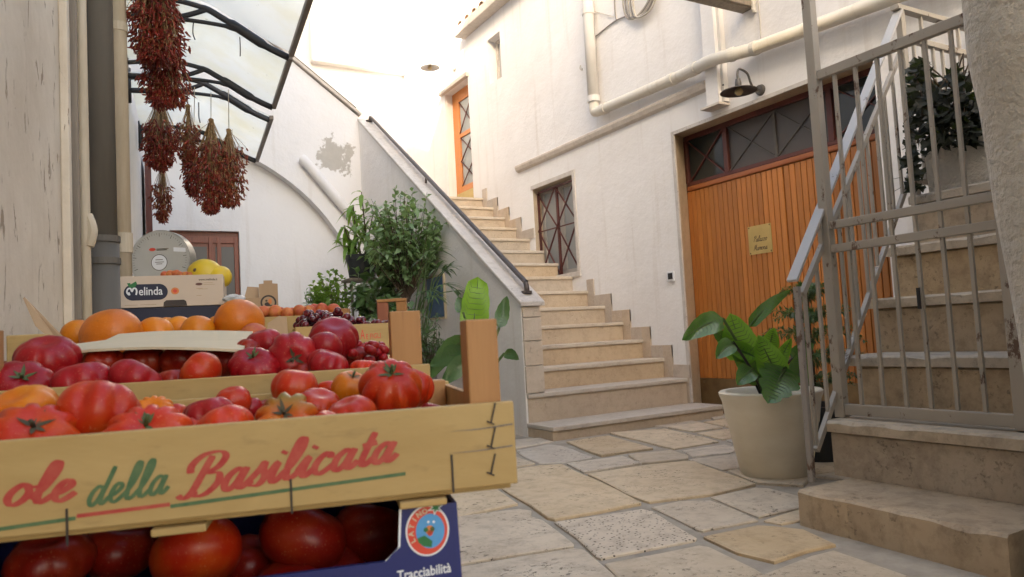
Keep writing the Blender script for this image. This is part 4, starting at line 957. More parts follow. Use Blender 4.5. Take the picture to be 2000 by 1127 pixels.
tag(MB().box(cs.x - .028, cs.x + .022, 2.84, 2.90, 0, 7).build('wooden_strip', M['strip'], bevel=.004), 'weathered grey wooden strip on the left-hand house corner', 'strip')
c2 = ony(237, 300, 3.75)
cv = thing('pale_pipe', (c2.x, 3.75, 0), 'cream painted pipe just right of the dark drainpipe', 'pipe')
MB().tube([(c2.x, 3.75, 0), (c2.x, 3.75, 7.3)], .034, 18).build('pipe', M['conduit'], cv, smooth=True)
zz = ony(237, 55, 3.75).z; MB().tube([(c2.x, 3.75, zz - .02), (c2.x, 3.75, zz + .02)], .039, 18).tube([(c2.x - .12, 3.72, zz), (c2.x - .03, 3.74, zz)], .01, 8).build('clamp', M['conduit'], cv)
zz = ony(237, 475, 3.75).z; MB().tube([(c2.x, 3.75, zz - .045), (c2.x, 3.75, zz + .045)], .040, 18).build('clamp', M['conduit'], cv)
# shutter of a door far along the left-hand house
sh = ony(296, 380, 7.7); s_ = tag(MB().prism([LP(7.55, ony(296, 445, 7.7).z - 1.6, .0), LP(7.6, ony(296, 445, 7.7).z - 1.6, .05), LP(7.6, ony(296, 312, 7.7).z, .05), LP(7.55, ony(296, 312, 7.7).z, .0)], (.035, .5, 0)).build('shutter', M['shutter']), 'reddish brown shutter edge on the left-hand house behind the dried bunches', 'shutter')
random.seed(23)
def rv(s=1.0): return Vector((random.gauss(0, s), random.gauss(0, s), random.gauss(0, s)))
def leaf(mb, base, d, L, W, up=Vector((0, 0, 1)), droop=.3, fold=.2, seg=4, shape=.8, lobes=0, cols=1):
    d = Vector(d).normalized(); s = d.cross(up)
    s = s.normalized() if s.length > 1e-4 else d.orthogonal().normalized()
    n = s.cross(d).normalized(); vs_ = []; k = 2 * cols + 1
    for i in range(seg + 1):
        t = i / seg; w_ = W * .5 * max(.02, math.sin(math.pi * min(1, t ** shape)) ** .8)
        if lobes: w_ *= 1 - .35 * (i % 2) * (0 < i < seg)
        c = base + d * (L * t) - Vector((0, 0, 1)) * (droop * L * t * t)
        for j in range(-cols, cols + 1):
            a = j / cols; vs_.append(c + s * (w_ * a) + n * (fold * w_ * abs(a)) + (rv(.02 * W) if lobes and j else Vector()))
    fs = [(i * k + j, i * k + j + 1, (i + 1) * k + j + 1, (i + 1) * k + j) for i in range(seg) for j in range(k - 1)]
    mb.add(vs_, fs)
def bush(name, base, c, rad, n_twigs, per, L, W, mat, label, cat='plant', stem_r=.012, droop=.3, upb=.2, group=None, shape=.8, trunk=True, seg=2, stemmat=None):
    t = thing(name, base, label, cat, group); st = MB(); lf = MB(); base = Vector(base); c = Vector(c)
    root = base.lerp(c, .55)
    if trunk: st.tube(catmull([base, base.lerp(root, .5) + rv(.02), root], 4), [stem_r * 1.3] * 8 + [stem_r], 7)
    for i in range(n_twigs):
        v = rv(); v.normalize(); v.z = v.z * .9 + upb; r_ = random.uniform(.25, 1.0) ** .5
        e = c + Vector((v.x * rad[0], v.y * rad[1], v.z * rad[2])) * r_
        m = root.lerp(e, .5) + rv(.03) + Vector((0, 0, .05)); pts = catmull([root + rv(.015), m, e], 5)
        st.tube(pts, [stem_r * .5 * (1 - .75 * q / (len(pts) - 1)) for q in range(len(pts))], 5, False)
        for k in range(per):
            f_ = .35 + .65 * (k + random.random()) / per; ii = f_ * (len(pts) - 1); i0 = min(int(ii), len(pts) - 2)
            p = pts[i0].lerp(pts[i0 + 1], ii - i0); ax = (pts[i0 + 1] - pts[i0]).normalized()
            d = (ax * .5 + rv(.75) + Vector((0, 0, upb - .1))).normalized()
            s = random.uniform(.6, 1.15); leaf(lf, p, d, L * s, W * s, (Vector((0, 0, 1)) + rv(.35)).normalized(), droop, .18, seg, shape)
    st.build('stems', stemmat or M['stem'], t, smooth=True); f = lf.build('foliage', mat, t, smooth=True); f['kind'] = 'stuff'
    return t
def pot(t, c, h, r0, r1, mat, rim=.02, soil=True, n=32):
    x, y_, z_ = c; 
    MB().lathe([(r0 * .3, 0), (r0, 0), (r0 + (r1 - r0) * .55, h * .55), (r1 - .006, h - rim * 2), (r1, h - rim * 2), (r1 + .003, h), (r1 - .02, h), (r1 - .028, h - .03)], (x, y_, z_), n).build('pot', mat, t, smooth=False)
    if soil: MB().lathe([(.01, h - .03), (r1 - .03, h - .035), (r1 - .031, h - .05)], (x, y_, z_), 20).build('soil', M['soil'], t)

# --- plants by the parapet
def dpt(px, py, d): return at(px, py, d)
# ficus in a tall grey planter
fc = at(792, 462, 6.9); fb = Vector((fc.x - .05, fc.y, .42))
fx = bush('ficus_tree', fb, fc, (.50, .46, .47), 160, 17, .090, .052, M['ficus'], 'bushy small leaved ficus in front of the stair parapet', 'tree', .013, .35, .15)
pot(fx, (fb.x, fb.y, 0), .45, .14, .19, M['terracotta'])
c2_ = at(838, 430, 6.7); 
# tall grey planter with a lady palm
pc_ = at(812, 600, 6.35)
pl = thing('lady_palm', (pc_.x, pc_.y, 0), 'lady palm with fingered leaves in a tall grey planter beside the parapet', 'plant')
pot(pl, (pc_.x, pc_.y, 0), .72, .13, .17, M['potgrey'])
cane = MB(); fan = MB()
for k in range(10):
    tip = at(random.uniform(815, 885), random.uniform(480, 580), random.uniform(6.1, 6.5)); tip.x = min(tip.x, 2.72)
    b_ = Vector((pc_.x + random.uniform(-.08, .08), pc_.y + random.uniform(-.08, .08), .7)); pts = catmull([b_, b_.lerp(tip, .55) + Vector((0, 0, .15)), tip], 5)
    cane.tube(pts, [.008 * (1 - .5 * q / (len(pts) - 1)) for q in range(len(pts))], 5, False)
    ax = (pts[-1] - pts[-2]).normalized(); sd = ax.cross(Vector((0, 0, 1))).normalized()
    for j in range(9):
        a_ = (j - 4) / 4 * 1.35; d = (ax * math.cos(a_) + sd * math.sin(a_) + rv(.08)).normalized()
        leaf(fan, tip, d, random.uniform(.15, .22), .024, Vector((0, 0, 1)), .45, .25, 3, .6)
cane.build('canes', M['gstem'], pl, smooth=True); f = fan.build('fronds', M['palm'], pl, smooth=True); f['kind'] = 'stuff'
# stand with black pot and broad leaved plant
sp = at(712, 545, 7.45); zt_ = sp.z
stn = thing('plant_stand', (sp.x, sp.y, 0), 'tall wooden plant stand carrying the black pot near the arched wall', 'stand')
MB().box(sp.x - .20, sp.x + .20, sp.y - .14, sp.y + .14, zt_ - .03, zt_).build('top', M['strip'], stn, bevel=.004)
for i in (-1, 1):
    for j in (-1, 1): MB().tube([(sp.x + i * .17, sp.y + j * .11, 0), (sp.x + i * .17, sp.y + j * .11, zt_ - .031)], .014, 8).build('leg', M['strip'], stn)
bpx = Vector((sp.x - .02, sp.y, zt_))
av = thing('broadleaf_pot_plant', bpx, 'leggy plant with long yellow green leaves in a black pot on the stand', 'plant')
pot(av, (bpx.x, bpx.y, zt_ + .001), .24, .13, .165, M['potblack'])
st = MB(); lf = MB()
for (bx_, by_), (tx, ty) in (((705, 500), (690, 400)), ((708, 500), (672, 440)), ((712, 500), (728, 420)), ((715, 500), (706, 375)), ((700, 500), (668, 480)), ((718, 500), (740, 460))):
    p0_, p1_ = at(bx_, by_, 7.45), at(tx, ty, 7.35 + random.uniform(-.15, .15)); pts = catmull([p0_, p0_.lerp(p1_, .5) + rv(.03), p1_], 6)
    st.tube(pts, [.011 * (1 - .55 * q / (len(pts) - 1)) for q in range(len(pts))], 6, False)
    for k in range(16):
        f_ = .35 + .65 * k / 15; ii = f_ * (len(pts) - 1); i0 = min(int(ii), len(pts) - 2); p = pts[i0].lerp(pts[i0 + 1], ii - i0)
        d = (rv(.6) + Vector((0, 0, -.15))).normalized(); leaf(lf, p, d, random.uniform(.13, .21), random.uniform(.042, .06), Vector((0, 0, 1)), .55, .2, 4, .7)
st.build('stems', M['stem'], av, smooth=True); f = lf.build('foliage', M['lime_leaf'], av, smooth=True); f['kind'] = 'stuff'
# low shrubs
def low(px, py, d, rad, tw, per, L, W, mat, label, name='shrub', upb=.3, potm='terracotta'):
    c = at(px, py, d); b_ = Vector((c.x, c.y, .25)); t = bush(name, b_, c, rad, tw, per, L, W, mat, label, 'plant', .008, .3, upb)
    pot(t, (c.x, c.y, 0), .27, .12, .16, M[potm]); return t
low(650, 585, 7.3, (.26, .26, .26), 46, 14, .085, .05, M['lime_leaf'], 'fresh green leafy shrub left of the plant stand')
low(735, 575, 7.0, (.30, .30, .26), 44, 12, .12, .075, M['dark_leaf'], 'dark broad leaved shrub behind the crates under the plant stand')
low(618, 590, 7.5, (.16, .16, .20), 26, 10, .06, .03, M['ficus'], 'small grey green shrub at the far left of the plants')
low(835, 690, 5.7, (.17, .20, .32), 46, 14, .07, .022, M['palm'], 'feathery green shrub at the foot of the parapet beside the banana plant', 'fern_shrub')
low(770, 640, 6.2, (.2, .2, .3), 34, 12, .11, .06, M['dark_leaf'], 'dark green shrub below the ficus beside the grey planter')
# second pot hanging behind the ficus
hb = at(758, 520, 7.15); hp_ = thing('terracotta_pot', (hb.x, hb.y, 0), 'brown terracotta pot on a pole behind the ficus', 'pot')
pot(hp_, (hb.x, hb.y, hb.z - .12), .22, .10, .14, M['terracotta']); MB().tube([(hb.x, hb.y, 0), (hb.x, hb.y, hb.z - .121)], .03, 8).build('pole', M['stem'], hp_)
# blue panel on the parapet
q0, q1 = onx(834, 542, XP - .01), onx(872, 622, XP - .01)
bl = tag(MB().box(XP - .022, XP - .003, min(q0.y, q1.y), max(q0.y, q1.y), q1.z, q0.z).build('framed_panel', M['card_pale']), 'blue picture panel in a pale frame hung on the stair parapet', 'picture')
MB().box(XP - .026, XP - .0225, min(q0.y, q1.y) + .02, max(q0.y, q1.y) - .02, q1.z + .02, q0.z - .02).build('panel', M['blueboard'], bl)
# --- banana plant
bb_ = at(935, 740, 5.25); ban = thing('banana_plant', (bb_.x, bb_.y, 0), 'young banana plant with one bright backlit leaf beside the stair pier', 'plant')
pot(ban, (bb_.x, bb_.y, 0), .28, .13, .17, M['potgrey'])
def blade(name, base, tip, W, mat, parent, droop=.0, up=Vector((0, 0, 1)), stalk=None, seg=12, cols=4, wob=.02, fold=.25, nrm=None, tear=0.0, shape=.62, pw=.62):
    base, tip = Vector(base), Vector(tip); d = tip - base; L = d.length; d.normalize(); vw = (EYE - base).normalized() if nrm is None else Vector(nrm)
    s = d.cross(vw).normalized(); n = s.cross(d).normalized(); mb = MB(); k = 2 * cols + 1; vs_ = []
    ph = random.random() * 6
    for i in range(seg + 1):
        t = i / seg; w_ = W * .5 * max(.015, math.sin(math.pi * min(1, t ** shape)) ** pw)
        c = base + d * (L * t) + Vector((0, 0, 1)) * (droop * L * (math.sin(math.pi * t)))
        for j in range(-cols, cols + 1):
            a_ = j / cols; ww = w_ * (1 - tear * (i % 3 == 0) * (abs(j) == cols))
            vs_.append(c + s * (ww * a_) - n * (fold * ww * (1 - abs(a_)) ** 1.0) + n * (wob * L * math.sin(ph + 3 * t * 2 + a_ * 2)))
    mb.add(vs_, [(i * k + j, i * k + j + 1, (i + 1) * k + j + 1, (i + 1) * k + j) for i in range(seg) for j in range(k - 1)])
    o = mb.build(name, mat, parent, smooth=True)
    vn_ = MB()
    for i in range(1, seg - 1):
        for sg in (-1, 1):
            idx = [Vector(vs_[min(seg, i + int(q_ * .34)) * k + cols + sg * q_]) - n * .0012 * 0 + n * .0014 for q_ in range(0, cols)]
            vn_.tube(idx, [.0016 * (1 - .8 * q_ / cols) * (W / .15) ** .5 for q_ in range(len(idx))], 4, False)
    vn_.build('veins', M['gstem'], o, smooth=True)
    rib = [base + d * (L * i / seg * .96) + Vector((0, 0, 1)) * (droop * L * math.sin(math.pi * i / seg * .96)) - n * (fold * W * .5 * max(.015, math.sin(math.pi * min(1, (i / seg) ** shape)) ** .62)) for i in range(seg + 1)]
    MB().tube(rib, [.006 * (1 - .8 * i / seg) * (W / .15) ** .5 for i in range(seg + 1)], 5, False).build('midrib', M['gstem'], o, smooth=True)
    return o
def stalk(pts, r, mat, parent): MB().tube(catmull(pts, 6), r, 7, False).build('stalk', mat, parent, smooth=True)
bs = Vector((bb_.x, bb_.y, .25))
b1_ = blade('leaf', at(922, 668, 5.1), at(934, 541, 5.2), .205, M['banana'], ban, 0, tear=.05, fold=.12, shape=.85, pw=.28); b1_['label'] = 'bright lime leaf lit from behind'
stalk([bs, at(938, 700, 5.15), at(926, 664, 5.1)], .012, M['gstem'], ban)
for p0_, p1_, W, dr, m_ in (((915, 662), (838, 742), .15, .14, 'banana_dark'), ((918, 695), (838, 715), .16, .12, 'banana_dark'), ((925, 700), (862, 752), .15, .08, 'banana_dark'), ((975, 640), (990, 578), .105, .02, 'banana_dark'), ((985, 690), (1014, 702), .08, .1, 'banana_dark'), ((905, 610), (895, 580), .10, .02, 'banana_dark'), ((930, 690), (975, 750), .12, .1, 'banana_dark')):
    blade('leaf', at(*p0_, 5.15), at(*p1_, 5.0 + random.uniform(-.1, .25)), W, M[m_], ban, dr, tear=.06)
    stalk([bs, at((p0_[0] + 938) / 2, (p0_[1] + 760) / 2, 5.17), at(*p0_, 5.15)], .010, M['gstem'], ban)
# --- potted philodendron
PC = Vector((2.955, 2.60, 0))
ph_ = thing('philodendron', PC, 'philodendron with broad glossy leaves in a big cream pot before the double doors', 'plant')
h, r0, r1 = .415, .165, .25
prof = [(.05, 0), (r0, 0), (r0 + .006, .008), (r0 + (r1 - r0) * .62, h * .60), (r0 + (r1 - r0) * .63 + .004, h * .625), (r1 - .012, h * .88), (r1, h * .955), (r1 + .001, h - .006), (r1 - .006, h), (r1 - .034, h), (r1 - .04, h - .01), (r1 - .05, h - .05)]
smooth_auto(MB().lathe(prof, (PC.x, PC.y, .013), 64).build('pot', M['potwhite'], ph_), 35)
MB().lathe([(.01, h - .035), (r1 - .052, h - .045), (r1 - .054, h - .06)], (PC.x, PC.y, .013), 24).build('soil', M['soil'], ph_)
root = Vector((PC.x - .06, PC.y - .02, h - .04))
PL = [((1412, 622), (1332, 664), .115, 'philo', 3.55, .06), ((1456, 704), (1426, 612), .175, 'philo_lime', 3.6, .0), ((1462, 638), (1545, 566), .065, 'philo', 3.65, .06), ((1522, 742), (1480, 655), .145, 'philo_lime', 3.55, .0), ((1512, 728), (1546, 660), .075, 'philo_lime', 3.62, .02), ((1535, 718), (1500, 788), .20, 'philo', 3.42, .04), ((1492, 748), (1430, 684), .12, 'philo', 3.6, .05), ((1425, 672), (1392, 645), .07, 'philo', 3.62, .03), ((1478, 700), (1402, 668), .085, 'philo_lime', 3.58, .04), ((1560, 740), (1565, 690), .11, 'philo', 3.55, .03), ((1432, 668), (1398, 700), .09, 'philo', 3.5, .05), ((1500, 690), (1512, 640), .09, 'philo_lime', 3.68, .02), ((1470, 720), (1440, 752), .10, 'philo', 3.5, .06), ((1548, 700), (1590, 672), .08, 'philo', 3.62, .05)]
for k, (p0_, p1_, W, m_, d_, dr) in enumerate(PL):
    blade('leaf', at(*p0_, d_), at(*p1_, d_ - .03), W, M[m_], ph_, dr, seg=12, cols=4, fold=.3 if k != 1 else .15, tear=.22 if k in (5,) else .04, shape=.55, wob=.03)
    pm = root.lerp(at(*p0_, d_), .5) + Vector((0, 0, .03)); stalk([root + rv(.012), pm, at(*p0_, d_)], .007, M['darkstem'] if k % 3 else M['gstem'], ph_)
# --- norfolk pine behind it, in a black pot
NC = at(1588, 720, 4.05); NC.z = 0; npn = thing('norfolk_pine', NC, 'small dark conifer with feathery branches behind the railing before the double doors', 'plant')
pot(npn, NC, .30, .14, .18, M['potblack'])
MB().tube([(NC.x, NC.y, .25), (NC.x, NC.y, .98)], [.012, .005], 6).build('stem', M['stem'], npn)
nl = MB()
for z_, R_ in ((.42, .32), (.54, .31), (.66, .28), (.78, .24), (.90, .16)):
    for k in range(8):
        a_ = k * 2 * math.pi / 8 + z_ * 3; d = Vector((math.cos(a_), math.sin(a_), -.12 + .2 * random.random()))
        for i in range(24):
            p = Vector((NC.x, NC.y, z_)) + d * (R_ * (i + 2) / 25) + Vector((0, 0, .05 * math.sin(i / 8)))
            for q_ in range(4): leaf(nl, p, (d * .7 + rv(.6)), .05 * (1.2 - i / 30), .013, Vector((0, 0, 1)), .1, .1, 2, .5)
f = nl.build('needles', M['palm'], npn, smooth=True); f['kind'] = 'stuff'
bp_ = onz(1622, 905, .01); blk = thing('black_pot', (bp_.x + .10, bp_.y + .12, 0), 'empty black pot tucked behind the foot of the side stairs', 'pot'); pot(blk, (bp_.x + .10, bp_.y + .12, .012), .2, .10, .13, M['potblack'])
# --- ivy
iv = thing('ivy', (3.8, 2.0, 1.6), 'dark ivy spilling over the masonry planter behind the gate', 'plant')
lf = MB(); vn = MB()
def ivyleaf(p, s):
    d = (rv(.7) + Vector((-.55, -.35, -.35))).normalized(); up = (Vector((-.6, -.4, .6)) + rv(.5)).normalized()
    sd = d.cross(up).normalized(); n = sd.cross(d)
    o = [(0, 0), (-.15, .38), (.25, .42), (.45, .22), (1, 0), (.45, -.22), (.25, -.42), (-.15, -.38)]
    vs_ = [p + d * (s * a) + sd * (s * b) + n * (s * .12 * abs(b)) for a, b in o]; lf.add(vs_, [(0, 1, 2, 3, 4), (0, 4, 5, 6, 7)])
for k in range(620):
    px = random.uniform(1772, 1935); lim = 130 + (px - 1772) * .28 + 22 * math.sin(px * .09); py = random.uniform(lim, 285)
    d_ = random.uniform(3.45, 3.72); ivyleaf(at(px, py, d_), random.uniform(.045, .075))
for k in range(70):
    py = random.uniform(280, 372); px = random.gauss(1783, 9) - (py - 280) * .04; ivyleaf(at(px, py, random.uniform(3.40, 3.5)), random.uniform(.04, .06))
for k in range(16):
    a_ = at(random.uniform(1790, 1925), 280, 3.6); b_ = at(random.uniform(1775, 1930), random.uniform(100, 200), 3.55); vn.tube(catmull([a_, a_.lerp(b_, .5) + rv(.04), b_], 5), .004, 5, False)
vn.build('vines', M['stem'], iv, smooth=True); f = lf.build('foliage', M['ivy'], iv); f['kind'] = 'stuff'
random.seed(31)
# ------------------------------------------------------------------ awnings on the left-hand house
ZA = 2.54
def bracket(parent, y, z0=ZA, out=.95):
    B = lambda o, z: LP(y, z0 + z, o)
    mb = MB()
    arc = [(0.0, .23), (.2, .262), (.34, .262), (.485, .235), (.567, .195), (.678, .131), (.82, .045), (out, -.012)]
    mb.tube(catmull([B(*p) for p in arc], 5), [.016] * 15 + [.02] * 8 + [.03] * 7 + [.022] * 6, 8, True, .5, LD)
    low_ = [(0.0, .14), (.25, .15), (.42, .153), (.594, .142), (.70, .118)]
    mb.tube(catmull([B(*p) for p in low_], 5), [.02] * 8 + [.013] * 8 + [.018] * 5, 8, True, .5, LD)
    mb.tube(catmull([B(*p) for p in ((.2, .155), (.34, .168), (.42, .195), (.49, .228))], 5), [.016] * 16, 8, True, .5, LD)
    mb.tube([B(0, .05), B(0, .30)], .018, 6)
    return mb.build('bracket', M['black_iron'], parent, smooth=True)
def sheet(parent, ya, yb, z0=ZA, out=.95):
    n = 14; vs_ = []; arc = [(0.0, .262), (.2, .290), (.34, .290), (.485, .262), (.567, .224), (.678, .160), (.82, .076), (out + .01, .012)]
    cv = catmull([(o, z, 0) for o, z in arc], 4)
    for p in cv:
        for y in (ya, yb): vs_.append(LP(y, z0 + p.y, p.x))
    up = Vector((0, 0, .004)); m = len(cv)
    vs_ += [v + up for v in vs_]; N = 2 * m
    fs = [(2 * i, 2 * i + 1, 2 * i + 3, 2 * i + 2) for i in range(m - 1)] + [(N + 2 * i + 2, N + 2 * i + 3, N + 2 * i + 1, N + 2 * i) for i in range(m - 1)]
    fs += [(0, 2, N + 2, N)] if False else []
    for i in range(m - 1): fs += [(2 * i, 2 * i + 2, N + 2 * i + 2, N + 2 * i), (2 * i + 1, N + 2 * i + 1, N + 2 * i + 3, 2 * i + 3)]
    return MB().add(vs_, fs).build('canopy_sheet', M['poly'], parent, smooth=True)
def edge(parent, ya, yb, z0=ZA, out=.95): MB().bar(LP(ya, z0 + .004, out + .012), LP(yb, z0 + .004, out + .012), .03, .035).build('front_bar', M['bronze'], parent, bevel=.004)
aA = thing('awning', LP(4.4, ZA), 'larger yellowed polycarbonate awning on black brackets above the market stall', 'awning')
for y in (3.3, 4.50, 5.49): bracket(aA, y)
sheet(aA, 3.2, 4.48); sheet(aA, 4.52, 5.52); edge(aA, 3.2, 4.485); edge(aA, 4.53, 5.52)
MB().bar(LP(4.505, ZA + .004, .962), LP(4.51, ZA + .35, .0), .0, .0) if False else None
aB = thing('awning', LP(6.4, ZA), 'smaller far awning behind the hanging dried bunches', 'awning')
for y in (5.72, 7.02): bracket(aB, y, ZA - .025)
sheet(aB, 5.70, 7.05, ZA - .025); edge(aB, 5.70, 7.05, ZA - .025)
# ------------------------------------------------------------------ hanging dried bunches
def bunch(px, ytop, ybot, wpx, d, hang, label, mat='dried_red', n=420, stemlen=.28, pod=.032, podr=.0048, shape='drop', lean=0, hidden=0):
    top = at(px, ytop, d); bot = at(px + lean, ybot, d); R_ = wpx * (1.28 if shape == 'drop' else 1.14) / FPX * d / 2; H_ = (top - bot).length
    t = thing('dried_bunch', top, label, 'dried plants', 'dried bunches hanging under the awnings')
    pods = MB(); stems = MB(); ax = (bot - top)
    if hang is not None: MB().tube([top, hang], .0025, 5).build('string', M['twine'], t)
    MB().ball(top, .016, 8, 6, (1, 1, .8)).build('knot', M['straw'], t)
    for k in range(int(n * 2.6)):
        u = random.random() ** .75; f_ = stemlen + (1 - stemlen) * u
        prof_ = math.sin(math.pi * min(1, .18 + .82 * (f_ - stemlen * .4) / (1 - stemlen * .4))) ** .42 if shape == 'drop' else min(1, .25 + 1.4 * f_) * (1.0 if f_ < .85 else .8)
        a_ = random.random() * 2 * math.pi; rr = R_ * prof_ * (random.random() ** .45) * (1 + .12 * math.sin(9 * f_ + 2 * a_))
        lob = .80 + .20 * math.sin(a_ * 3 + px); p = top + ax * f_ + (_r * math.cos(a_) + _f * math.sin(a_)) * rr * lob
        dr = (Vector((0, 0, -1)) + (_r * math.cos(a_) + _f * math.sin(a_)) * .45 + rv(.5)).normalized(); L = pod * random.uniform(.6, 1.3); w_ = podr * random.uniform(.6, 1.3)
        pods.tube([p, p + dr * L * .35, p + dr * L * .75, p + dr * L + rv(.002)], [w_ * .5, w_, w_ * .8, w_ * .08], 4, False)
        if k % 6 == 0: stems.tube([top + rv(.006), (top + ax * f_ * .5) + (p - top - ax * f_) * .55, p], .0016, 3, False)
    stems.build('stalks', M['straw'], t); o = pods.build('pods', M[mat], t); o['kind'] = 'stuff'
    return t
def hangpt(px, py, d): return at(px, py, d)
bunch(303, -70, 118, 100, 3.55, at(303, -160, 3.55), 'largest dark red dried bunch, at the top edge of the picture', n=620, stemlen=.12, shape='b')
bunch(322, 55, 205, 84, 3.75, at(320, -80, 3.75), 'dark red dried bunch directly below and behind the largest one', n=520, stemlen=.1, shape='b')
bunch(313, 190, 328, 62, 4.3, at(313, 60, 4.3), 'red dried bunch with pale stalks against the left-hand house', n=360, stemlen=.34)
bunch(317, 318, 430, 34, 5.0, at(317, 200, 5.0), 'lowest small rusty dried bunch near the weighing scale', 'dried_rust', n=150, stemlen=.35)
bunch(367, 207, 318, 44, 4.5, at(367, 196, 4.5), 'pale straw coloured dried bunch, leftmost of the middle cluster', 'dried_rust', n=150, stemlen=.3)
bunch(378, 290, 378, 44, 4.55, at(380, 170, 4.55), 'rust red dried bunch hanging below the straw coloured one', n=170, stemlen=.1)
bunch(412, 235, 412, 66, 4.4, at(412, 180, 4.4), 'long crimson dried bunch in the middle of the cluster', n=420, stemlen=.22)
bunch(447, 255, 400, 58, 4.45, at(446, 175, 4.45), 'rightmost rust coloured dried bunch of the cluster', 'dried_rust', n=330, stemlen=.2)
# hooks and wires on the brackets
for (px, py, L_, d_), lb_ in zip(((378, 42, 36, 4.2), (466, 55, 55, 4.5), (388, 200, 40, 4.6)), ('short double wire hook on the near awning bracket', 'long thin wire hanging from the near awning bracket', 'thin wire hanging between the dried bunches')):
    p = at(px, py, d_); q_ = at(px + 3, py + L_, d_)
    tag(MB().tube(catmull([p, p.lerp(q_, .3) + rv(.004), p.lerp(q_, .7) + rv(.006), q_], 4), .0035, 5).build('wire_hook', M['wire'], smooth=True), lb_, 'wire')
random.seed(57)
A1 = -math.radians(15.5)
F0 = at(1003, 783, .70); C1H = .078
fr1 = frame((F0.x, F0.y, F0.z - C1H), A1)             # x right, y back, z up from the front right foot of the crate
W1 = Vector((math.cos(A1), math.sin(A1), 0)); D1 = Vector((-math.sin(A1), math.cos(A1), 0)); O1 = fr1(0, 0, 0)
def rowpt(px, py, yl):                                # the point at local depth yl behind the crate front
    v = ray(px, py); return EYE + v * ((yl - D1.dot(EYE - O1)) / D1.dot(v))
def loc1(p): q_ = p - O1; return q_.dot(W1), q_.dot(D1), q_.z
def depth(p): return (p - EYE).dot(_f)

# ------------------------------------------------------------------ wooden crates
def crate(fr, L, D, H, base, label, post=(.031, .034, .08), slats=5, feet=True, backpost=True, group=None, th=.009, fl=True):
    t = thing('wooden_crate', base, label, 'crate', group)
    B = lambda n, m_, *a, **k: MB().box(*a, fr=fr).build(n, M[m_], t, bevel=.0015)
    fb = B('front_board', 'crate', -L, 0, 0, th, 0, H)
    B('back_board', 'crate', -L, 0, D - th, D, 0, H)
    B('end_board', 'crate_in', -th, -.0006, th + .001, D - th - .001, .0, H - .004)
    B('end_board', 'crate_in', -L + .0006, -L + th, th + .001, D - th - .001, .0, H - .004)
    w_, dp_, hp = post
    for x in ((-th - .001 - w_, -th - .001), (-L + th + .001, -L + th + .001 + w_)):
        B('corner_post', 'post', x[0], x[1], th + .0005, th + dp_, .002, H + hp)
        B('corner_post', 'post', x[0], x[1], D - th - dp_, D - th - .0005, .002, H + (hp if backpost else .004))
    for k in range(slats):
        y0 = .012 + (D - .024) * k / slats; B('bottom_slat', 'crate', -L + .004, -.004, y0, y0 + (D - .024) / slats - .012, -.006, -.0005)
    if feet:
        for x in (-L + .05, -L / 2, -.09): B('foot', 'crate', x - .022, x + .022, .004, D - .004, -.0135, -.0068)
    return t, fb
cr1, fb1 = crate(fr1, .60, .40, C1H, fr1(-.3, .2, 0), 'pale wooden crate printed in red and green script, nearest the camera', backpost=False)
FP = lambda px, py: loc1(rowpt(px, py, 0))
# printed words on the front board
def word(text, pxa, pya, pxb, pyb, mat, hpx, th=.23):
    xa, _, za = FP(pxa, pya); xb, _, zb = FP(pxb, pyb); W_ = script_width(text); sx = (xb - xa) / W_; _, _, zt2 = FP(pxa, pya - hpx); sy = zt2 - za
    dz = (zb - za)
    def pl_(u, v, o): x = xa + u * sx; return fr1(x, -o, za + dz * u / W_ + v * sy)
    return script(text, pl_, M[mat], fb1, th, 'lettering')
word('ole', 4, 990, 140, 976, 'ink_red', 40, .29); word('della', 168, 990, 325, 962, 'ink_green', 36, .25); word('Basilicata', 354, 974, 770, 899, 'ink_red', 40, .285)
def band(px0, py0, px1, py1, mat, w_=.0032):
    x0, _, z0 = FP(px0, py0); x1, _, z1 = FP(px1, py1)
    flat([(x0, z0 - w_ / 2), (x1, z1 - w_ / 2), (x1, z1 + w_ / 2), (x0, z0 + w_ / 2)], lambda u, v, o: fr1(u, -o, v), M[mat], fb1, 'printed_line', .0003)
band(-150, 1055, 148, 1012, 'ink_green'); band(150, 1008, 332, 985, 'ink_red'); band(333, 989, 792, 925, 'ink_green')
def pinwire(px, ya, yb, w_=.0009, yl=-.0012):
    x, _, za = FP(px, ya); _, _, zb = FP(px, yb); MB().box(x - w_, x + w_, yl, -.0004, zb, za, fr=fr1).build('wire_staple', M['wire'], cr1)
pinwire(131, 993, 1066); pinwire(568, 935, 1003); pinwire(882, 888, 962)
for py in (806, 853, 905):
    x, _, z = FP(962, py); MB().bar(fr1(x - .002, -.001, z - .009), fr1(x + .003, -.001, z + .009), .0013, .0012, D1).build('staple', M['wire'], cr1)
    MB().bar(fr1(x + .001, -.0012, z - .011), fr1(x - .006, -.0012, z - .0075), .0012, .0011, D1).build('staple', M['wire'], cr1)
for py in (838, 880):                                  # splits in the board end
    x, _, z = FP(935, py); xr_, _, zr_ = FP(1001, py - 10)
    MB().add([fr1(x - .03, -.0007, z), fr1(x, -.0007, z - .0006), fr1(xr_, -.0007, zr_ - .0008), fr1(xr_, -.0007, zr_ + .0008), fr1(x, -.0007, z + .0006)], [(0, 1, 2, 3, 4)]).build('split', M['strip'], cr1)
# second crate
z2b = .742 - .09
fr2 = frame(fr1(-.022, .425, 0) * 1.0 + Vector((0, 0, z2b - O1.z)), A1)
cr2, fb2 = crate(fr2, .64, .40, .09, fr2(-.3, .2, 0), 'second wooden crate, holding purple red tomatoes behind the printed one', (.046, .04, .082), backpost=False)
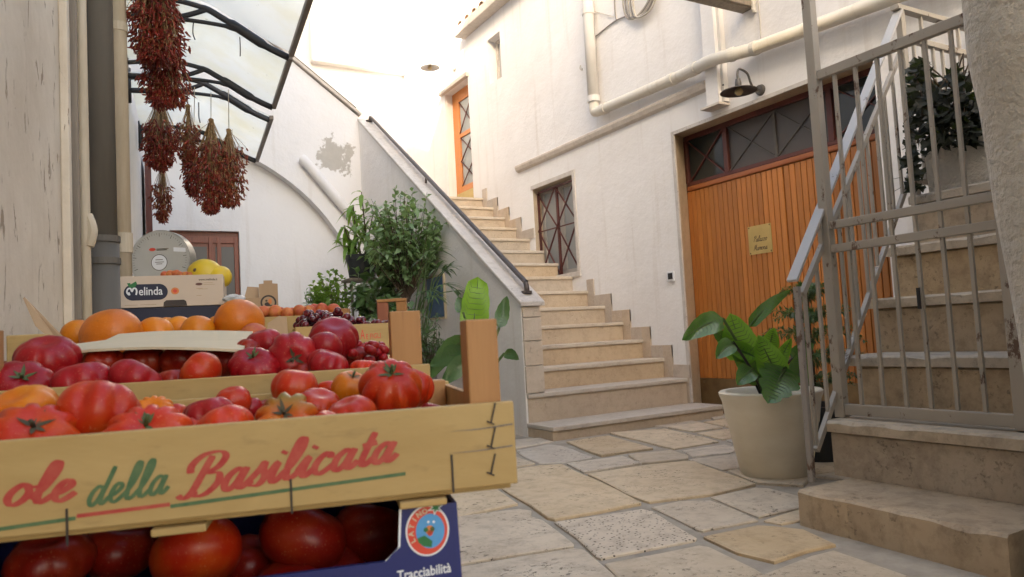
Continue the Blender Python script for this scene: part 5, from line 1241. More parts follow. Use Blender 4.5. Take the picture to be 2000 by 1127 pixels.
# supports under the crates
for k, (f_, z0, lb) in enumerate(((fr2, .43, 'plain wooden crate stacked just under the second tomato crate'), (fr2, .215, 'plain wooden crate, middle of the stack under the second tomato crate'), (fr2, .0, 'plain wooden crate on the ground under the second tomato crate'))):
    fz = (lambda z0: lambda x, y, z: Vector((f_(x, y, 0).x, f_(x, y, 0).y, z0 + .018 + z)))(z0)
    crate(fz, .60, .40, .14, fz(-.3, .2, 0), lb, (.03, .03, .055))
# ------------------------------------------------------------------ blue cardboard box under the printed crate
yb_ = .014
BP = lambda px, py: loc1(rowpt(px, py, yb_))
xr = BP(897, 1000)[0]; xc = BP(783, 1000)[0]; zlip = BP(700, 1104)[2]; ztop = -.0145
def bluebox(dz, label, deco):
    frb = lambda x, y, z: fr1(x, y, z + dz)
    t = thing('blue_box', frb(xr - .27, .2, -.27), label, 'box'); L = .54; zb = -.265
    m = MB(); th = .005
    poly_ = [(xr - L, zb), (xr, zb), (xr - .006, ztop), (xc, ztop), (xc - .003, zlip + .012), (xc - .016, zlip), (xr - L + .12, zlip), (xr - L + .10, ztop), (xr - L, ztop)]
    m.prism([frb(x, yb_, z) for x, z in poly_], D1 * th); front = m.build('front_panel', M['navy'], t)
    MB().prism([frb(xr, yb_ + .0005, zb), frb(xr - .006, yb_ + .0005, ztop), frb(xr - .006, yb_ + .37, ztop), frb(xr, yb_ + .37, zb)], W1 * .004).build('side_panel', M['navy'], t)
    MB().prism([frb(xr - L, yb_ + .006, zb), frb(xr - L, yb_ + .006, ztop), frb(xr - L, yb_ + .37, ztop), frb(xr - L, yb_ + .37, zb)], W1 * .004).build('side_panel', M['navy'], t)
    MB().box(xr - L + .005, xr - .007, yb_ + .366, yb_ + .37, zb, ztop, fr=frb).build('back_panel', M['navy'], t)
    MB().box(xr - L + .005, xr - .007, yb_ + .006, yb_ + .365, zb, zb + .005, fr=frb).build('base_panel', M['card'], t)
    if deco:
        pl_ = lambda u, v, o: frb(u, yb_ - o, v)
        # torn pale edges of the cut-out
        flat([(xc - .0015, ztop), (xc + .0008, ztop), (xc - .002, zlip + .012), (xc - .0155, zlip + .0015), (xc - .017, zlip - .0005), (xc - .004, zlip + .011)], pl_, M['ink_white'], front, 'torn_edge', .0003)
        ex, _, ez = BP(835, 1036); rx_, rz = .0205, .0235
        flat(ellipse(ex, ez, rx_, rz, 36), pl_, M['ink_white'], front, 'emblem', .0004)
        flat(ellipse(ex, ez, rx_ - .0016, rz - .0016, 36), pl_, M['ink_red2'], front, 'emblem', .0006)
        flat(ellipse(ex + .0025, ez - .0005, rx_ - .007, rz - .0075, 32), pl_, M['ink_blue'], front, 'emblem', .0008)
        flat([(ex - .010, ez - .006), (ex - .003, ez - .004), (ex + .004, ez - .010), (ex + .003, ez - .0155), (ex - .004, ez - .014), (ex - .009, ez - .010)], pl_, M['ink_leaf'], front, 'emblem', .001)
        for dx_, dz_, r_, m_ in ((.002, .0005, .0042, 'ink_orange'), (.0045, .001, .0022, 'ink_leaf'), (-.0015, .001, .0022, 'ink_leaf'), (.0022, -.0025, .0025, 'ink_red2'), (.001, .008, .0012, 'ink_white'), (.006, .0075, .0012, 'ink_white')):
            flat(ellipse(ex + dx_, ez + dz_, r_, r_, 14), pl_, M[m_], front, 'emblem', .0012)
        st = []
        for i in range(12):
            a_ = i * math.pi / 6 + .3; r_ = .0085 if i % 2 == 0 else .0035; st.append((ex + .0085 + r_ * math.cos(a_), ez + .0205 + r_ * .9 * math.sin(a_)))
        flat(st, pl_, M['ink_white'], front, 'emblem', .0014)
        flat([(ex + .0085 + (u - ex - .0085) * .68, ez + .0205 + (v - ez - .0205) * .68) for u, v in st], pl_, M['ink_leaf'], front, 'emblem', .0016)
        for i, ch in enumerate('LATINO'):
            a_ = math.radians(205 - i * 21.5); cx_, cz_ = ex + (rx_ - .0050) * math.cos(a_), ez + (rz - .0052) * math.sin(a_); tn = a_ - math.pi / 2
            type_(ch, (lambda cx_, cz_, tn: lambda u, v, o: pl_(cx_ + u * math.cos(tn) - (v - .0022) * math.sin(tn), cz_ + u * math.sin(tn) + (v - .0022) * math.cos(tn), o))(cx_, cz_, tn), M['card_pale'], front, .0066, 'lettering', .0002, .0018, align='CENTER')
        tx, _, tz = BP(776, 1134); type_('Tracciabilità', lambda u, v, o: pl_(tx + u, tz + v + u * .03, o), M['ink_white'], front, .0125, 'lettering', .0002, .0004, sx=.83)
    return t
bluebox(0, 'navy blue cardboard box with a round tomato emblem under the printed crate', True)
bluebox(-.285, 'plain navy blue cardboard box below the one with the emblem', False)
zpl = O1.z - .265 - .285
plt = thing('pallet', fr1(xr - .27, .2, 0) * 1 - Vector((0, 0, O1.z)), 'low wooden pallet on the ground under the navy blue boxes', 'pallet')
for k in range(4): MB().box(xr - .54, xr, .02 + k * .095, .095 + k * .095, -O1.z + max(zpl - .02, .02), -O1.z + max(zpl - .001, .035), fr=fr1).build('board', M['crate'], plt)
for x in (xr - .52, xr - .30, xr - .06): MB().box(x, x + .05, .025, .37, -O1.z + .013, -O1.z + max(zpl - .0205, .0195), fr=fr1).build('bearer', M['crate'], plt)

# ------------------------------------------------------------------ tomatoes
def tomato(name, c, r, mat, label, ribs=9, amp=.09, flatn=.78, axis=None, calyx=None, group=None, cat='tomato', oval=1.0, dim=.22, stemlen=.0):
    rs = random.Random(hash((round(c.x, 3), round(c.z, 3))) & 0xffff); n, m = (48, 26) if r > .02 else (20, 12)
    axis = Vector(axis) if axis is not None else Vector((rs.gauss(0, .35), rs.gauss(0, .35), 1)); axis.normalize()
    sx = axis.orthogonal().normalized(); sy = axis.cross(sx); ph = [rs.uniform(0, 6.28) for _ in range(4)]
    vs_ = []
    def surf(th, la):
        s = math.sin(la); z = -math.cos(la)
        rib = math.cos(ribs * th + ph[0] + .6 * math.sin(2 * th + ph[1])); rib = -abs(math.sin((ribs * th + ph[0] + .8 * math.sin(2 * th + ph[1])) / 2)) ** .6 if False else rib
        groove = -max(0.0, -rib) ** 2.2
        f_ = 1 + amp * (1.15 * groove + .25 * rib) * (s ** 1.2) * (1.0 if z > -.2 else .55)
        f_ *= 1 + .05 * math.sin(th + ph[2]) + .05 * math.sin(2 * th + ph[3])
        top = math.exp(-((la - math.pi) / .42) ** 2) * dim; bt = math.exp(-(la / .35) ** 2) * .08
        zz = z * flatn * (1 - .0 * s) - top + bt
        return c + (sx * math.cos(th) * s * f_ * oval + sy * math.sin(th) * s * f_ / oval ** .5 + axis * zz) * r
    for i in range(m + 1):
        la = math.pi * i / m
        la = min(max(la, .012), math.pi - .012)
        for k in range(n): vs_.append(surf(2 * math.pi * k / n, la))
    mb = MB().add(vs_, [(i * n + k, i * n + (k + 1) % n, (i + 1) * n + (k + 1) % n, (i + 1) * n + k) for i in range(m) for k in range(n)])
    mb.f += [tuple(range(n))[::-1], tuple(range(m * n, m * n + n))]
    o = mb.build(name, M[mat], smooth=True, origin=c); tag(o, label, cat, group)
    if calyx:
        cm = MB(); tp = c + axis * (r * (flatn - dim * .9))
        for k in range(6):
            a_ = k * 6.28 / 6 + rs.random(); d = (sx * math.cos(a_) + sy * math.sin(a_)) + axis * rs.uniform(.05, .5)
            leaf(cm, tp - axis * r * .03, d, r * rs.uniform(.34, .52), r * .13, axis, -.1, .2, 3, .6)
        cm.tube([tp - axis * .002, tp + axis * r * .16 + sx * r * .05, tp + axis * r * .26 + sx * r * .10], [r * .06, r * .05, r * .055], 6)
        cm.build('calyx', M[calyx], o, smooth=True)
    return o
TO_CAM = lambda p, up=.5: ((EYE - p).normalized() + Vector((0, 0, up)))
C1T = [ # px, py, radius px, local depth, material, ribs, amp, flat, facing(up) or None, calyx, label
 (46, 806, 62, .13, 'tom_orange', 8, .05, .80, None, None, 'orange yellow tomato at the left edge of the printed crate'),
 (66, 858, 82, .07, 'tom', 10, .10, .70, .9, 'calyx_dry', 'broad ribbed red tomato with dark stem at the left front of the printed crate'),
 (192, 812, 78, .12, 'tom', 7, .08, .88, None, None, 'tall heart shaped red tomato, left centre of the printed crate'),
 (285, 856, 80, .06, 'tom', 11, .12, .66, 1.1, 'calyx', 'flat ribbed red tomato with green stem against the front board'),
 (298, 802, 36, .26, 'tom_orange', 13, .13, .60, None, None, 'small ridged orange tomato behind the flat ribbed one'),
 (408, 815, 50, .17, 'tom_pink', 7, .07, .85, None, None, 'pinkish oval tomato in the middle of the printed crate'),
 (442, 838, 58, .07, 'tom', 6, .05, .80, None, None, 'smooth orange red tomato against the front board near the middle'),
 (455, 784, 33, .24, 'tom', 6, .10, .95, None, None, 'small folded red tomato behind the pinkish oval one'),
 (492, 796, 22, .27, 'tom_pink', 5, .05, .9, None, None, 'tiny red tomato at the centre of the printed crate'),
 (556, 824, 62, .07, 'tom_green', 10, .13, .70, .7, 'calyx_dry', 'orange and green ribbed tomato with a big dark stem scar'),
 (578, 758, 47, .30, 'tom', 5, .03, .88, None, None, 'smooth round red tomato by the back board of the printed crate'),
 (622, 796, 46, .18, 'tom', 7, .07, .80, None, None, 'plump red tomato between the scarred one and the biggest one'),
 (684, 812, 50, .10, 'tom', 7, .06, .76, None, None, 'rounded red tomato against the front board left of the biggest one'),
 (682, 760, 38, .26, 'tom_orange', 5, .03, .95, None, 'calyx', 'orange red tomato with curled stalk by the back board'),
 (766, 760, 64, .15, 'tom', 9, .10, .84, 1.2, 'calyx', 'biggest ribbed red tomato with a green stem at the right of the printed crate'),
 (806, 756, 44, .24, 'tom', 7, .08, .90, None, None, 'red tomato half hidden behind the biggest ribbed one'),
 (848, 806, 28, .12, 'tom_pink', 8, .10, .70, None, None, 'small dark red tomato in the right corner of the printed crate'),
 (820, 812, 22, .20, 'tom_pink', 8, .10, .70, None, None, 'little dark red tomato beside the right end board'),
 (520, 800, 26, .32, 'tom_shaded', 6, .05, .8, None, None, 'dark little tomato deep in the middle of the printed crate'),
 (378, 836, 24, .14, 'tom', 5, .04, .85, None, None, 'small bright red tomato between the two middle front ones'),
 (130, 850, 40, .2, 'tom_shaded', 6, .05, .8, None, None, 'shaded red tomato under the heart shaped one'),
 (740, 818, 34, .22, 'tom_shaded', 6, .05, .8, None, None, 'shaded red tomato under the biggest ribbed one'),
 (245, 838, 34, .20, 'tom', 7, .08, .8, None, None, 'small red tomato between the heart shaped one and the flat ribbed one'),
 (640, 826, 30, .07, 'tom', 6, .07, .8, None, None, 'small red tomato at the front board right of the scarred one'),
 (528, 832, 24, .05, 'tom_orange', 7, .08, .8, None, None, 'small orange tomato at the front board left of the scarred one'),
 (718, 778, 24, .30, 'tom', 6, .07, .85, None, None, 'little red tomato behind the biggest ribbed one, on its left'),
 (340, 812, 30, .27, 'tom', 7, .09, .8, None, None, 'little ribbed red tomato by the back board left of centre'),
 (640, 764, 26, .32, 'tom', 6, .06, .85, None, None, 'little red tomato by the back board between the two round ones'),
 (350, 850, 40, .22, 'tom_shaded', 6, .05, .8, None, None, 'shaded red tomato deep between the front ones'),
]
for px, py, rp, yl, mt, rb, am, fl_, up, cx_, lb in C1T:
    p = rowpt(px, py, yl); r = 1.0 * rp * depth(p) / FPX; tomato('tomato', p, r, mt, lb, rb, am * 1.3 + .015, fl_, TO_CAM(p, up) if up else None, cx_, 'tomatoes in the printed crate')
C2T = [
 (90, 702, 56, .56, 'tom_pink', 9, .07, .82, None, None, 'big purple red tomato at the left of the second crate'),
 (44, 756, 58, .48, 'tom_pink', 8, .09, .74, .8, 'calyx', 'flat purple red tomato with green stem at the far left of the second crate'),
 (160, 748, 56, .48, 'tom_pink', 7, .07, .74, None, None, 'wide purple red tomato second from the left in the second crate'),
 (116, 735, 34, .55, 'tom_pink', 7, .07, .8, None, None, 'small purple red tomato between the two leftmost ones of the second crate'),
 (268, 745, 50, .48, 'tom_pink', 5, .10, .78, None, None, 'notched purple red tomato under the cardboard flap'),
 (203, 712, 40, .60, 'tom_shaded', 7, .07, .8, None, None, 'shaded dark tomato under the left end of the cardboard flap'),
 (280, 706, 42, .62, 'tom_shaded', 7, .07, .8, None, None, 'shaded dark tomato under the middle of the cardboard flap'),
 (362, 706, 46, .62, 'tom_shaded', 7, .07, .8, None, None, 'shaded dark tomato under the right half of the cardboard flap'),
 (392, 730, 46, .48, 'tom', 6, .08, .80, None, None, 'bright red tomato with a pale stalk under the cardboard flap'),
 (340, 748, 34, .50, 'tom_shaded', 7, .07, .8, None, None, 'dark tomato left of the bright red one'),
 (436, 708, 40, .60, 'tom_shaded', 7, .07, .8, None, None, 'dark tomato behind the bright red one'),
 (494, 716, 47, .50, 'tom_pink', 10, .075, .72, 1.2, 'calyx', 'ribbed purple red tomato with a starry stem'),
 (574, 696, 50, .52, 'tom_pink', 8, .07, .84, -.1, 'calyx_dry', 'large ribbed purple tomato with its dark stem scar facing front'),
 (518, 672, 38, .62, 'tom_pink', 6, .08, .85, None, None, 'purple red tomato beside the cut edge of the cardboard flap'),
 (488, 684, 26, .60, 'tom_shaded', 6, .08, .85, None, 'calyx_dry', 'small dark tomato at the torn corner of the cardboard flap'),
 (652, 664, 50, .60, 'tom_pink', 8, .10, .86, None, None, 'tall crimson tomato on top of the second crate'),
 (634, 682, 37, .54, 'tom_pink', 4, .02, .86, None, None, 'smooth purple red tomato under the tall crimson one'),
 (642, 714, 42, .48, 'tom_pink', 8, .10, .78, None, None, 'low ribbed red tomato at the back rim below the smooth purple one'),
 (716, 722, 36, .48, 'tom', 12, .10, .60, None, None, 'flat ridged red tomato beside the post of the second crate'),
 (595, 740, 40, .5, 'tom_shaded', 8, .08, .8, None, None, 'dark tomato sunk behind the back board of the printed crate'),
 (690, 700, 30, .62, 'tom_shaded', 8, .08, .8, None, None, 'dark tomato behind the small clustered ones'),
]
for px, py, rp, yl, mt, rb, am, fl_, up, cx_, lb in C2T:
    p = rowpt(px, py, yl); r = rp * depth(p) / FPX; tomato('tomato', p, r, mt, lb, rb, am, fl_, TO_CAM(p, up) if up is not None else None, cx_, 'tomatoes in the second crate')
for px, py in ((688, 690), (700, 681), (712, 692), (724, 684), (737, 690), (748, 683), (694, 702), (708, 705), (722, 703), (736, 704), (748, 699), (742, 676), (728, 674), (714, 676), (698, 672)):
    p = rowpt(px, py, random.uniform(.58, .66)); tomato('cherry_tomato', p, 11.5 * depth(p) / FPX * random.uniform(.85, 1.15), 'tom_pink', 'small red clustered tomato beside the post of the second crate', 5, .03, .85, None, 'calyx' if random.random() < .4 else None, 'small clustered tomatoes', 'tomato')
BT = [(385, 1082, 88, .10, 'tom', 4, .02, .82, 'large smooth red tomato lit in the opening of the emblem box'), (595, 1050, 88, .12, 'tom_shaded', 2, .10, .80, 'big cleft red tomato below the middle wire of the printed crate'), (722, 1046, 78, .15, 'tom_shaded', 4, .02, .86, 'dark red tomato next to the cut edge of the emblem box'), (95, 1098, 76, .12, 'tom_shaded', 7, .06, .8, 'dark tomato at the left end of the emblem box'), (235, 1072, 70, .17, 'tom_shaded', 7, .06, .8, 'shaded tomato left of the lit smooth one'), (490, 1098, 62, .15, 'tom_shaded', 7, .06, .8, 'shaded tomato between the smooth one and the cleft one'), (568, 1142, 66, .09, 'tom_shaded', 5, .04, .8, 'tomato low at the lip under the cleft one'), (668, 1118, 52, .11, 'tom_shaded', 5, .04, .8, 'tomato low at the lip beside the cut edge of the emblem box')]
for px, py, rp, yl, mt, rb, am, fl_, lb in BT:
    p = rowpt(px, py, yl + .045); tomato('tomato', p, rp * depth(p) / FPX, mt, lb, rb, am, fl_, None, None, 'tomatoes in the emblem box')

# ------------------------------------------------------------------ oranges, cardboard flaps
OB = frame(rowpt(130, 700, .87) * 1.0, A1); obz = .742
ob_ = thing('orange_carton', rowpt(330, 660, 1.05).xy.to_3d() + Vector((0, 0, obz)), 'open brown carton full of oranges behind the second crate', 'carton')
x0o, x1o = loc1(rowpt(118, 690, .9))[0], loc1(rowpt(505, 660, 1.1))[0]
fo = lambda x, y, z: fr1(x, y, z - O1.z)
MB().box(x0o, x1o, .86, .864, obz, obz + .03, fr=fo).box(x0o, x1o, 1.21, 1.214, obz, obz + .05, fr=fo).box(x0o, x0o + .004, .865, 1.209, obz, obz + .05, fr=fo).box(x1o - .004, x1o, .865, 1.209, obz, obz + .045, fr=fo).box(x0o + .005, x1o - .005, .865, 1.209, obz, obz + .004, fr=fo).build('tray', M['card'], ob_)
def slab(pts, th, mat, name, parent=None, label=None, cat=None):
    p = [Vector(q_) for q_ in pts]; nrm = (p[1] - p[0]).cross(p[2] - p[0]).normalized()
    if nrm.z < 0: nrm = -nrm
    o = MB().prism(p, nrm * -th).build(name, M[mat], parent)
    if label: tag(o, label, cat)
    return o
near = [at(126, 684, 1.16), at(141, 690, 1.15), at(174, 681, 1.13), at(295, 677, 1.13), at(473, 682, 1.15)]
farp = [at(494, 648, 1.42), at(358, 643, 1.42), at(250, 647, 1.42), at(222, 656, 1.38), at(205, 664, 1.32), at(126, 672, 1.25)]
# the flap bends: build as a strip between the near and far edges
na = [at(x_, y_, d_) for x_, y_, d_ in ((122, 690, 1.13), (176, 682, 1.12), (235, 679, 1.12), (300, 677, 1.12), (360, 678, 1.12), (420, 680, 1.13), (474, 683, 1.14))]
fa = [at(x_, y_, d_) for x_, y_, d_ in ((128, 674, 1.28), (206, 664, 1.34), (232, 652, 1.42), (300, 647, 1.44), (360, 645, 1.44), (430, 645.5, 1.44), (494, 647, 1.44))]
mb = MB(); dn_ = Vector((0, 0, -.004)); vs_ = na + fa + [p + dn_ for p in na] + [p + dn_ for p in fa]; n = 7
fs = [(i, i + 1, n + i + 1, n + i) for i in range(n - 1)] + [(2 * n + i + 1, 2 * n + i, 3 * n + i, 3 * n + i + 1) for i in range(n - 1)] + [(i + 1, i, 2 * n + i, 2 * n + i + 1) for i in range(n - 1)] + [(n + i, n + i + 1, 3 * n + i + 1, 3 * n + i) for i in range(n - 1)] + [(0, n, 3 * n, 2 * n), (n - 1, 3 * n - 1, 4 * n - 1, 2 * n - 1)]
fl_ = mb.add(vs_, fs).build('flap', M['card_pale'], ob_); fl_['label'] = 'pale flap folded out over the tomatoes'
f2 = slab([at(48, 580, 1.55), at(60, 592, 1.55), at(134, 668, 1.50), at(124, 680, 1.50), at(72, 634, 1.52)], .004, 'card', 'flap', ob_); f2['label'] = 'torn grey brown flap leaning on the weathered wall'
OR = [(217, 655, 55, 1.02, 'grapefruit', 'large blemished orange, left of the row'), (158, 656, 34, 1.06, 'orange', 'yellow orange fruit at the left end of the row'), (305, 650, 33, 1.06, 'orange', 'orange just right of the large blemished one'), (346, 644, 27, 1.14, 'orange', 'small orange at the back near the middle of the row'), (386, 648, 34, 1.04, 'orange', 'orange in front at the middle of the row'), (356, 634, 16, 1.17, 'peach', 'pink fruit peeping out behind the middle oranges'), (467, 628, 47, 1.06, 'grapefruit', 'largest deep orange fruit at the right end of the row'), (427, 640, 26, 1.14, 'orange', 'orange tucked left of the largest fruit'), (496, 660, 30, .98, 'peach', 'pinkish fruit below the largest orange'), (326, 636, 18, 1.18, 'orange', 'tiny orange edge at the very back of the row')]
for px, py, rp, yl, mt, lb in OR:
    p = rowpt(px, py, yl); r = rp * depth(p) / FPX
    tomato('orange', p, r, mt, lb, 3, .01, .95, None, None, 'oranges in the open carton', 'orange', dim=.06)

# ------------------------------------------------------------------ table along the wall
tb = thing('market_table', LP(2.9, 0, .5), 'long wooden table against the left-hand house under the far boxes', 'table')
TZ = .738
MB().prism([LP(1.50, TZ - .03, .06), LP(1.50, TZ - .03, .70), LP(2.0, TZ - .03, .92), LP(4.6, TZ - .03, .80), LP(4.6, TZ - .03, .06)], (0, 0, .03)).build('table_top', M['crate'], tb)
for y, o_ in ((1.6, .12), (1.65, .62), (3.0, .75), (4.5, .12), (4.5, .72)): p = LP(y, 0, o_); MB().box(p.x - .025, p.x + .025, p.y - .025, p.y + .025, .0, TZ - .0305).build('leg', M['crate'], tb)
FRI = lambda px, py, d: frame(at(px, py, d), -YAW)
S = lambda n, d: n * d / FPX
CANG = -math.radians(11)
def carton(name, px, py, d, wpx, hpx, dep, label, mat='card_white', z0=None, lidless=True, cat='box'):
    f_ = frame(at(px, py, d), CANG); h_ = S(hpx, d)
    o_ = at(px, py, d); nn_ = Vector((math.sin(-CANG), math.cos(-CANG), 0)); rr_ = ray(px + wpx, py); w_ = (EYE + rr_ * ((o_ - EYE).dot(nn_) / rr_.dot(nn_)) - o_).dot(Vector((math.cos(CANG), math.sin(CANG), 0))); b0 = 0 if z0 is None else z0 - at(px, py, d).z
    t = thing(name, f_(w_ / 2, dep / 2, b0), label, cat); th = .006
    fp = MB().box(0, w_, 0, th, b0, h_, fr=f_).build('front_panel', M[mat], t, bevel=.001)
    MB().box(0, w_, dep - th, dep, b0, h_, fr=f_).build('back_panel', M[mat], t)
    for x in (0, w_ - th): MB().box(x + (.0005 if x == 0 else -.0005), x + th + (.0005 if x == 0 else -.0005), th + .0005, dep - th - .0005, b0, h_ - .001, fr=f_).build('side_panel', M[mat], t)
    MB().box(th + .001, w_ - th - .001, th + .001, dep - th - .001, b0, b0 + .006, fr=f_).build('base_panel', M[mat], t)
    return t, fp, f_, w_, h_
# apple box
D_ = 3.2
mt_, mf, ff, mw, mh = carton('apple_box', 236, 602, D_, 201, 62, .30, 'cream fruit box with a navy logo standing before the weighing scale')
k_ = mw / 965; U = lambda x: (x - 75) * k_; V = lambda y: (840 - y) * k_
pf = lambda u, v, o: ff(u, -o, v)
cx0, cx1, cyy, hr_ = U(105), U(510), V(686), 82 * k_
flat(ellipse(cx1 - hr_, cyy, hr_, hr_, 14, -math.pi / 2, math.pi / 2) + ellipse(cx0 + hr_, cyy, hr_, hr_, 14, math.pi / 2, 3 * math.pi / 2), pf, M['navy_dark'], mf, 'logo', .0006)
GL['m'] = (1.3, [[(.05, .25), (-.02, .6), (.15, .95), (.45, .95), (.62, .55), (.80, .95), (1.10, .95), (1.22, .55), (1.12, .05)], [(.05, .25), (.3, .1), (.2, .45)]])
script('m', lambda u, v, o: pf(U(135) + u * 72 * k_, V(715) + v * 72 * k_, o), M['ink_white'], mf, .22, 'lettering', 0, .0012, thin=1.0)
type_('elinda', lambda u, v, o: pf(U(240) + u, V(715) + v, o), M['ink_white'], mf, 118 * k_, 'lettering', .0006, .0012, sx=.80)
flat([(U(160), V(640)), (U(135), V(590)), (U(165), V(588)), (U(182), V(640))], pf, M['ink_leaf'], mf, 'logo', .0012)
flat([(U(178), V(638)), (U(172), V(600)), (U(218), V(572)), (U(228), V(600)), (U(205), V(636))], pf, M['ink_leaf'], mf, 'logo', .0014)
flat(ellipse(U(578), V(682), 38 * k_, 36 * k_, 24), pf, M['ink_orange'], mf, 'logo', .0006); flat(ellipse(U(578), V(682), 20 * k_, 19 * k_, 18), pf, M['ink_red2'], mf, 'logo', .0009)
type_('www.melinda.it', lambda u, v, o: pf(U(805) + u, V(582) + v, o), M['ink_dark'], mf, 32 * k_, 'lettering', .0002, .0006, sx=.9)
flat(ellipse(U(807), V(618), 34 * k_, 14 * k_, 20), pf, M['frame'], mf, 'logo', .0006)
for x, y, w_ in ((850, 605, 90), (850, 622, 110), (780, 660, 60), (800, 668, 90), (780, 735, 50), (110, 812, 120), (250, 812, 150)): flat([(U(x), V(y)), (U(x + w_), V(y)), (U(x + w_), V(y + 4)), (U(x), V(y + 4))], pf, M['card'], mf, 'printed_line', .0006)
flat([(U(465), V(838)), (U(690), V(838)), (U(680), V(790)), (U(660), V(775)), (U(495), V(775)), (U(470), V(795))], pf, M['ink_dark'], mf, 'hand_hole_shade', .0006)  # flat dark patch painted for the shade inside the cut-out
carton('navy_carton', 238, 606, D_ + .005, 197, 3, .29, 'dark navy carton underneath the cream fruit box', 'navy_dark', TZ + .001)
for px, py, rp, lb in ((402, 536, 33, 'yellow melon with a brown scar, left of the two'), (429, 541, 24, 'yellow melon behind at the right corner of the cream fruit box')):
    p = at(px, py, D_ + .32); o = tomato('melon', p, rp * (D_ + .32) / FPX, 'melon', lb, 3, .015, .92, TO_CAM(p, .2) if rp > 30 else None, None, 'yellow melons', 'melon', dim=.05)
    if rp > 30: MB().ball(at(382, 528, D_ + .252), .011, 10, 8, (1, .6, 1)).build('scar', M['stem'], o, smooth=True)
for px, py in ((322, 537), (333, 535), (343, 534), (352, 537), (362, 537), (372, 538)): p = at(px, py, D_ + .26); tomato('apple', p, .02, 'peach', 'small reddish fruit peeping over the cream fruit box', 4, .02, .9, None, None, 'reddish fruit in the cream box', 'fruit', dim=.1)
# weighing scale
sc_c = at(313, 508, 3.95); fs_ = frame(sc_c, -YAW); R_ = S(59, 3.95)
wsx = thing('weighing_scale', fs_(0, .03, TZ - sc_c.z), 'big round dial weighing scale behind the cream fruit box', 'scale')
ring = lambda r_, y0, y1, m_, nm: MB().add([fs_(r_ * math.cos(2 * math.pi * i / 56), y, r_ * math.sin(2 * math.pi * i / 56)) for y in (y0, y1) for i in range(56)], [(i, (i + 1) % 56, 56 + (i + 1) % 56, 56 + i) for i in range(56)] + [tuple(range(56))[::-1], tuple(range(56, 112))]).build(nm, M[m_], wsx)
ring(R_, .0, .075, 'scale_rim', 'housing'); face = ring(R_ * .955, -.004, -.0005, 'scale_face', 'dial_face')
sf = lambda u, v, o: fs_(u, -.004 - o, v)
flat(ellipse(-R_ * .02, -R_ * .02 - .01, R_ * .27, R_ * .27, 32), sf, M['ink_dark'], face, 'dial_ring', .0006); flat(ellipse(-R_ * .02, -R_ * .02 - .01, R_ * .25, R_ * .25, 32), sf, M['ink_white'], face, 'dial_ring', .001)
for i in range(41):
    a_ = math.radians(-20 + 220 * i / 40); l_ = .12 if i % 5 == 0 else .06; r_ = R_ * .9
    d_ = Vector((math.cos(a_), math.sin(a_))); n_ = Vector((-d_.y, d_.x)) * R_ * (.008 if i % 5 == 0 else .004)
    a1_, b1__ = d_ * r_, d_ * (r_ - R_ * l_); flat([tuple(a1_ + n_), tuple(a1_ - n_), tuple(b1__ - n_), tuple(b1__ + n_)], sf, M['ink_dark'], face, 'tick_mark', .0006)
flat(ellipse(-R_ * .24, R_ * .36, R_ * .11, R_ * .055, 18), sf, M['ink_red2'], face, 'badge', .0006)
for x, y, w_ in ((-.10, .38, .4), (-.10, .34, .35), (-.14, .02, .24), (-.16, -.06, .3), (-.12, -.12, .2)): flat([(R_ * x, R_ * y), (R_ * (x + w_), R_ * y), (R_ * (x + w_), R_ * (y - .02)), (R_ * x, R_ * (y - .02))], sf, M['engrave'], face, 'printed_line', .0014)
flat([(R_ * .46, R_ * .40), (R_ * .86, R_ * .36), (R_ * .86, R_ * .22), (R_ * .46, R_ * .26)], sf, M['ink_white'], face, 'label', .0008)
MB().box(-.10, .10, .012, .09, TZ - sc_c.z + .06, -R_ * .85, fr=fs_).build('column', M['scale_rim'], wsx, bevel=.01); MB().box(-.17, .17, -.05, .2, TZ - sc_c.z + .001, TZ - sc_c.z + .06, fr=fs_).build('base', M['scale_rim'], wsx, bevel=.012)
# brown cardboard boxes at the far end of the table
t_, f_p, fb_, bw_, bh_ = carton('produce_box', 470, 606, 3.35, 74, 24, .25, 'brown cardboard box with a raised end and round emblem beside the melons', 'card', TZ + .001)
x5 = S(35, 3.35)
tall = MB().prism([fb_(x5, -.001, bh_ * .9), fb_(bw_, -.001, bh_ * .9), fb_(bw_, -.001, S(50, 3.35)), fb_(bw_ - S(10, 3.35), -.001, S(51, 3.35)), fb_(bw_ - S(10, 3.35), -.001, S(57, 3.35)), fb_(x5 + S(9, 3.35), -.001, S(57, 3.35)), fb_(x5 + S(9, 3.35), -.001, S(51, 3.35)), fb_(x5, -.001, S(50, 3.35))], fb_(0, .006, 0) - fb_(0, 0, 0)).build('end_flap', M['card'], t_)
MB().prism([fb_(S(6, 3.35), .04, bh_ * .9), fb_(x5 - .001, .04, bh_ * .9), fb_(x5 - .001, .06, S(46, 3.35)), fb_(S(13, 3.35), .06, S(48, 3.35))], fb_(0, .005, 0) - fb_(0, 0, 0)).build('end_flap', M['card'], t_)
pb_ = lambda u, v, o: fb_(u, -.0015 - o, v)
ec = (x5 + S(17, 3.35), S(13, 3.35)); er = S(15, 3.35)
flat(ellipse(*ec, er, er, 28), pb_, M['ink_dark'], tall, 'emblem', .0006); flat(ellipse(*ec, er * .78, er * .78, 28), pb_, M['card'], tall, 'emblem', .0010)
for dx_, dy_, a_, b_, m_ in ((-.15, -.2, .35, .25, 'ink_dark'), (.2, .15, .22, .38, 'ink_orange'), (.05, -.4, .5, .1, 'engrave'), (-.25, .25, .15, .15, 'engrave')): flat(ellipse(ec[0] + dx_ * er, ec[1] + dy_ * er, a_ * er, b_ * er, 14), pb_, M[m_], tall, 'emblem', .0014)
pbg = at(458, 583, 3.3); bag = MB()
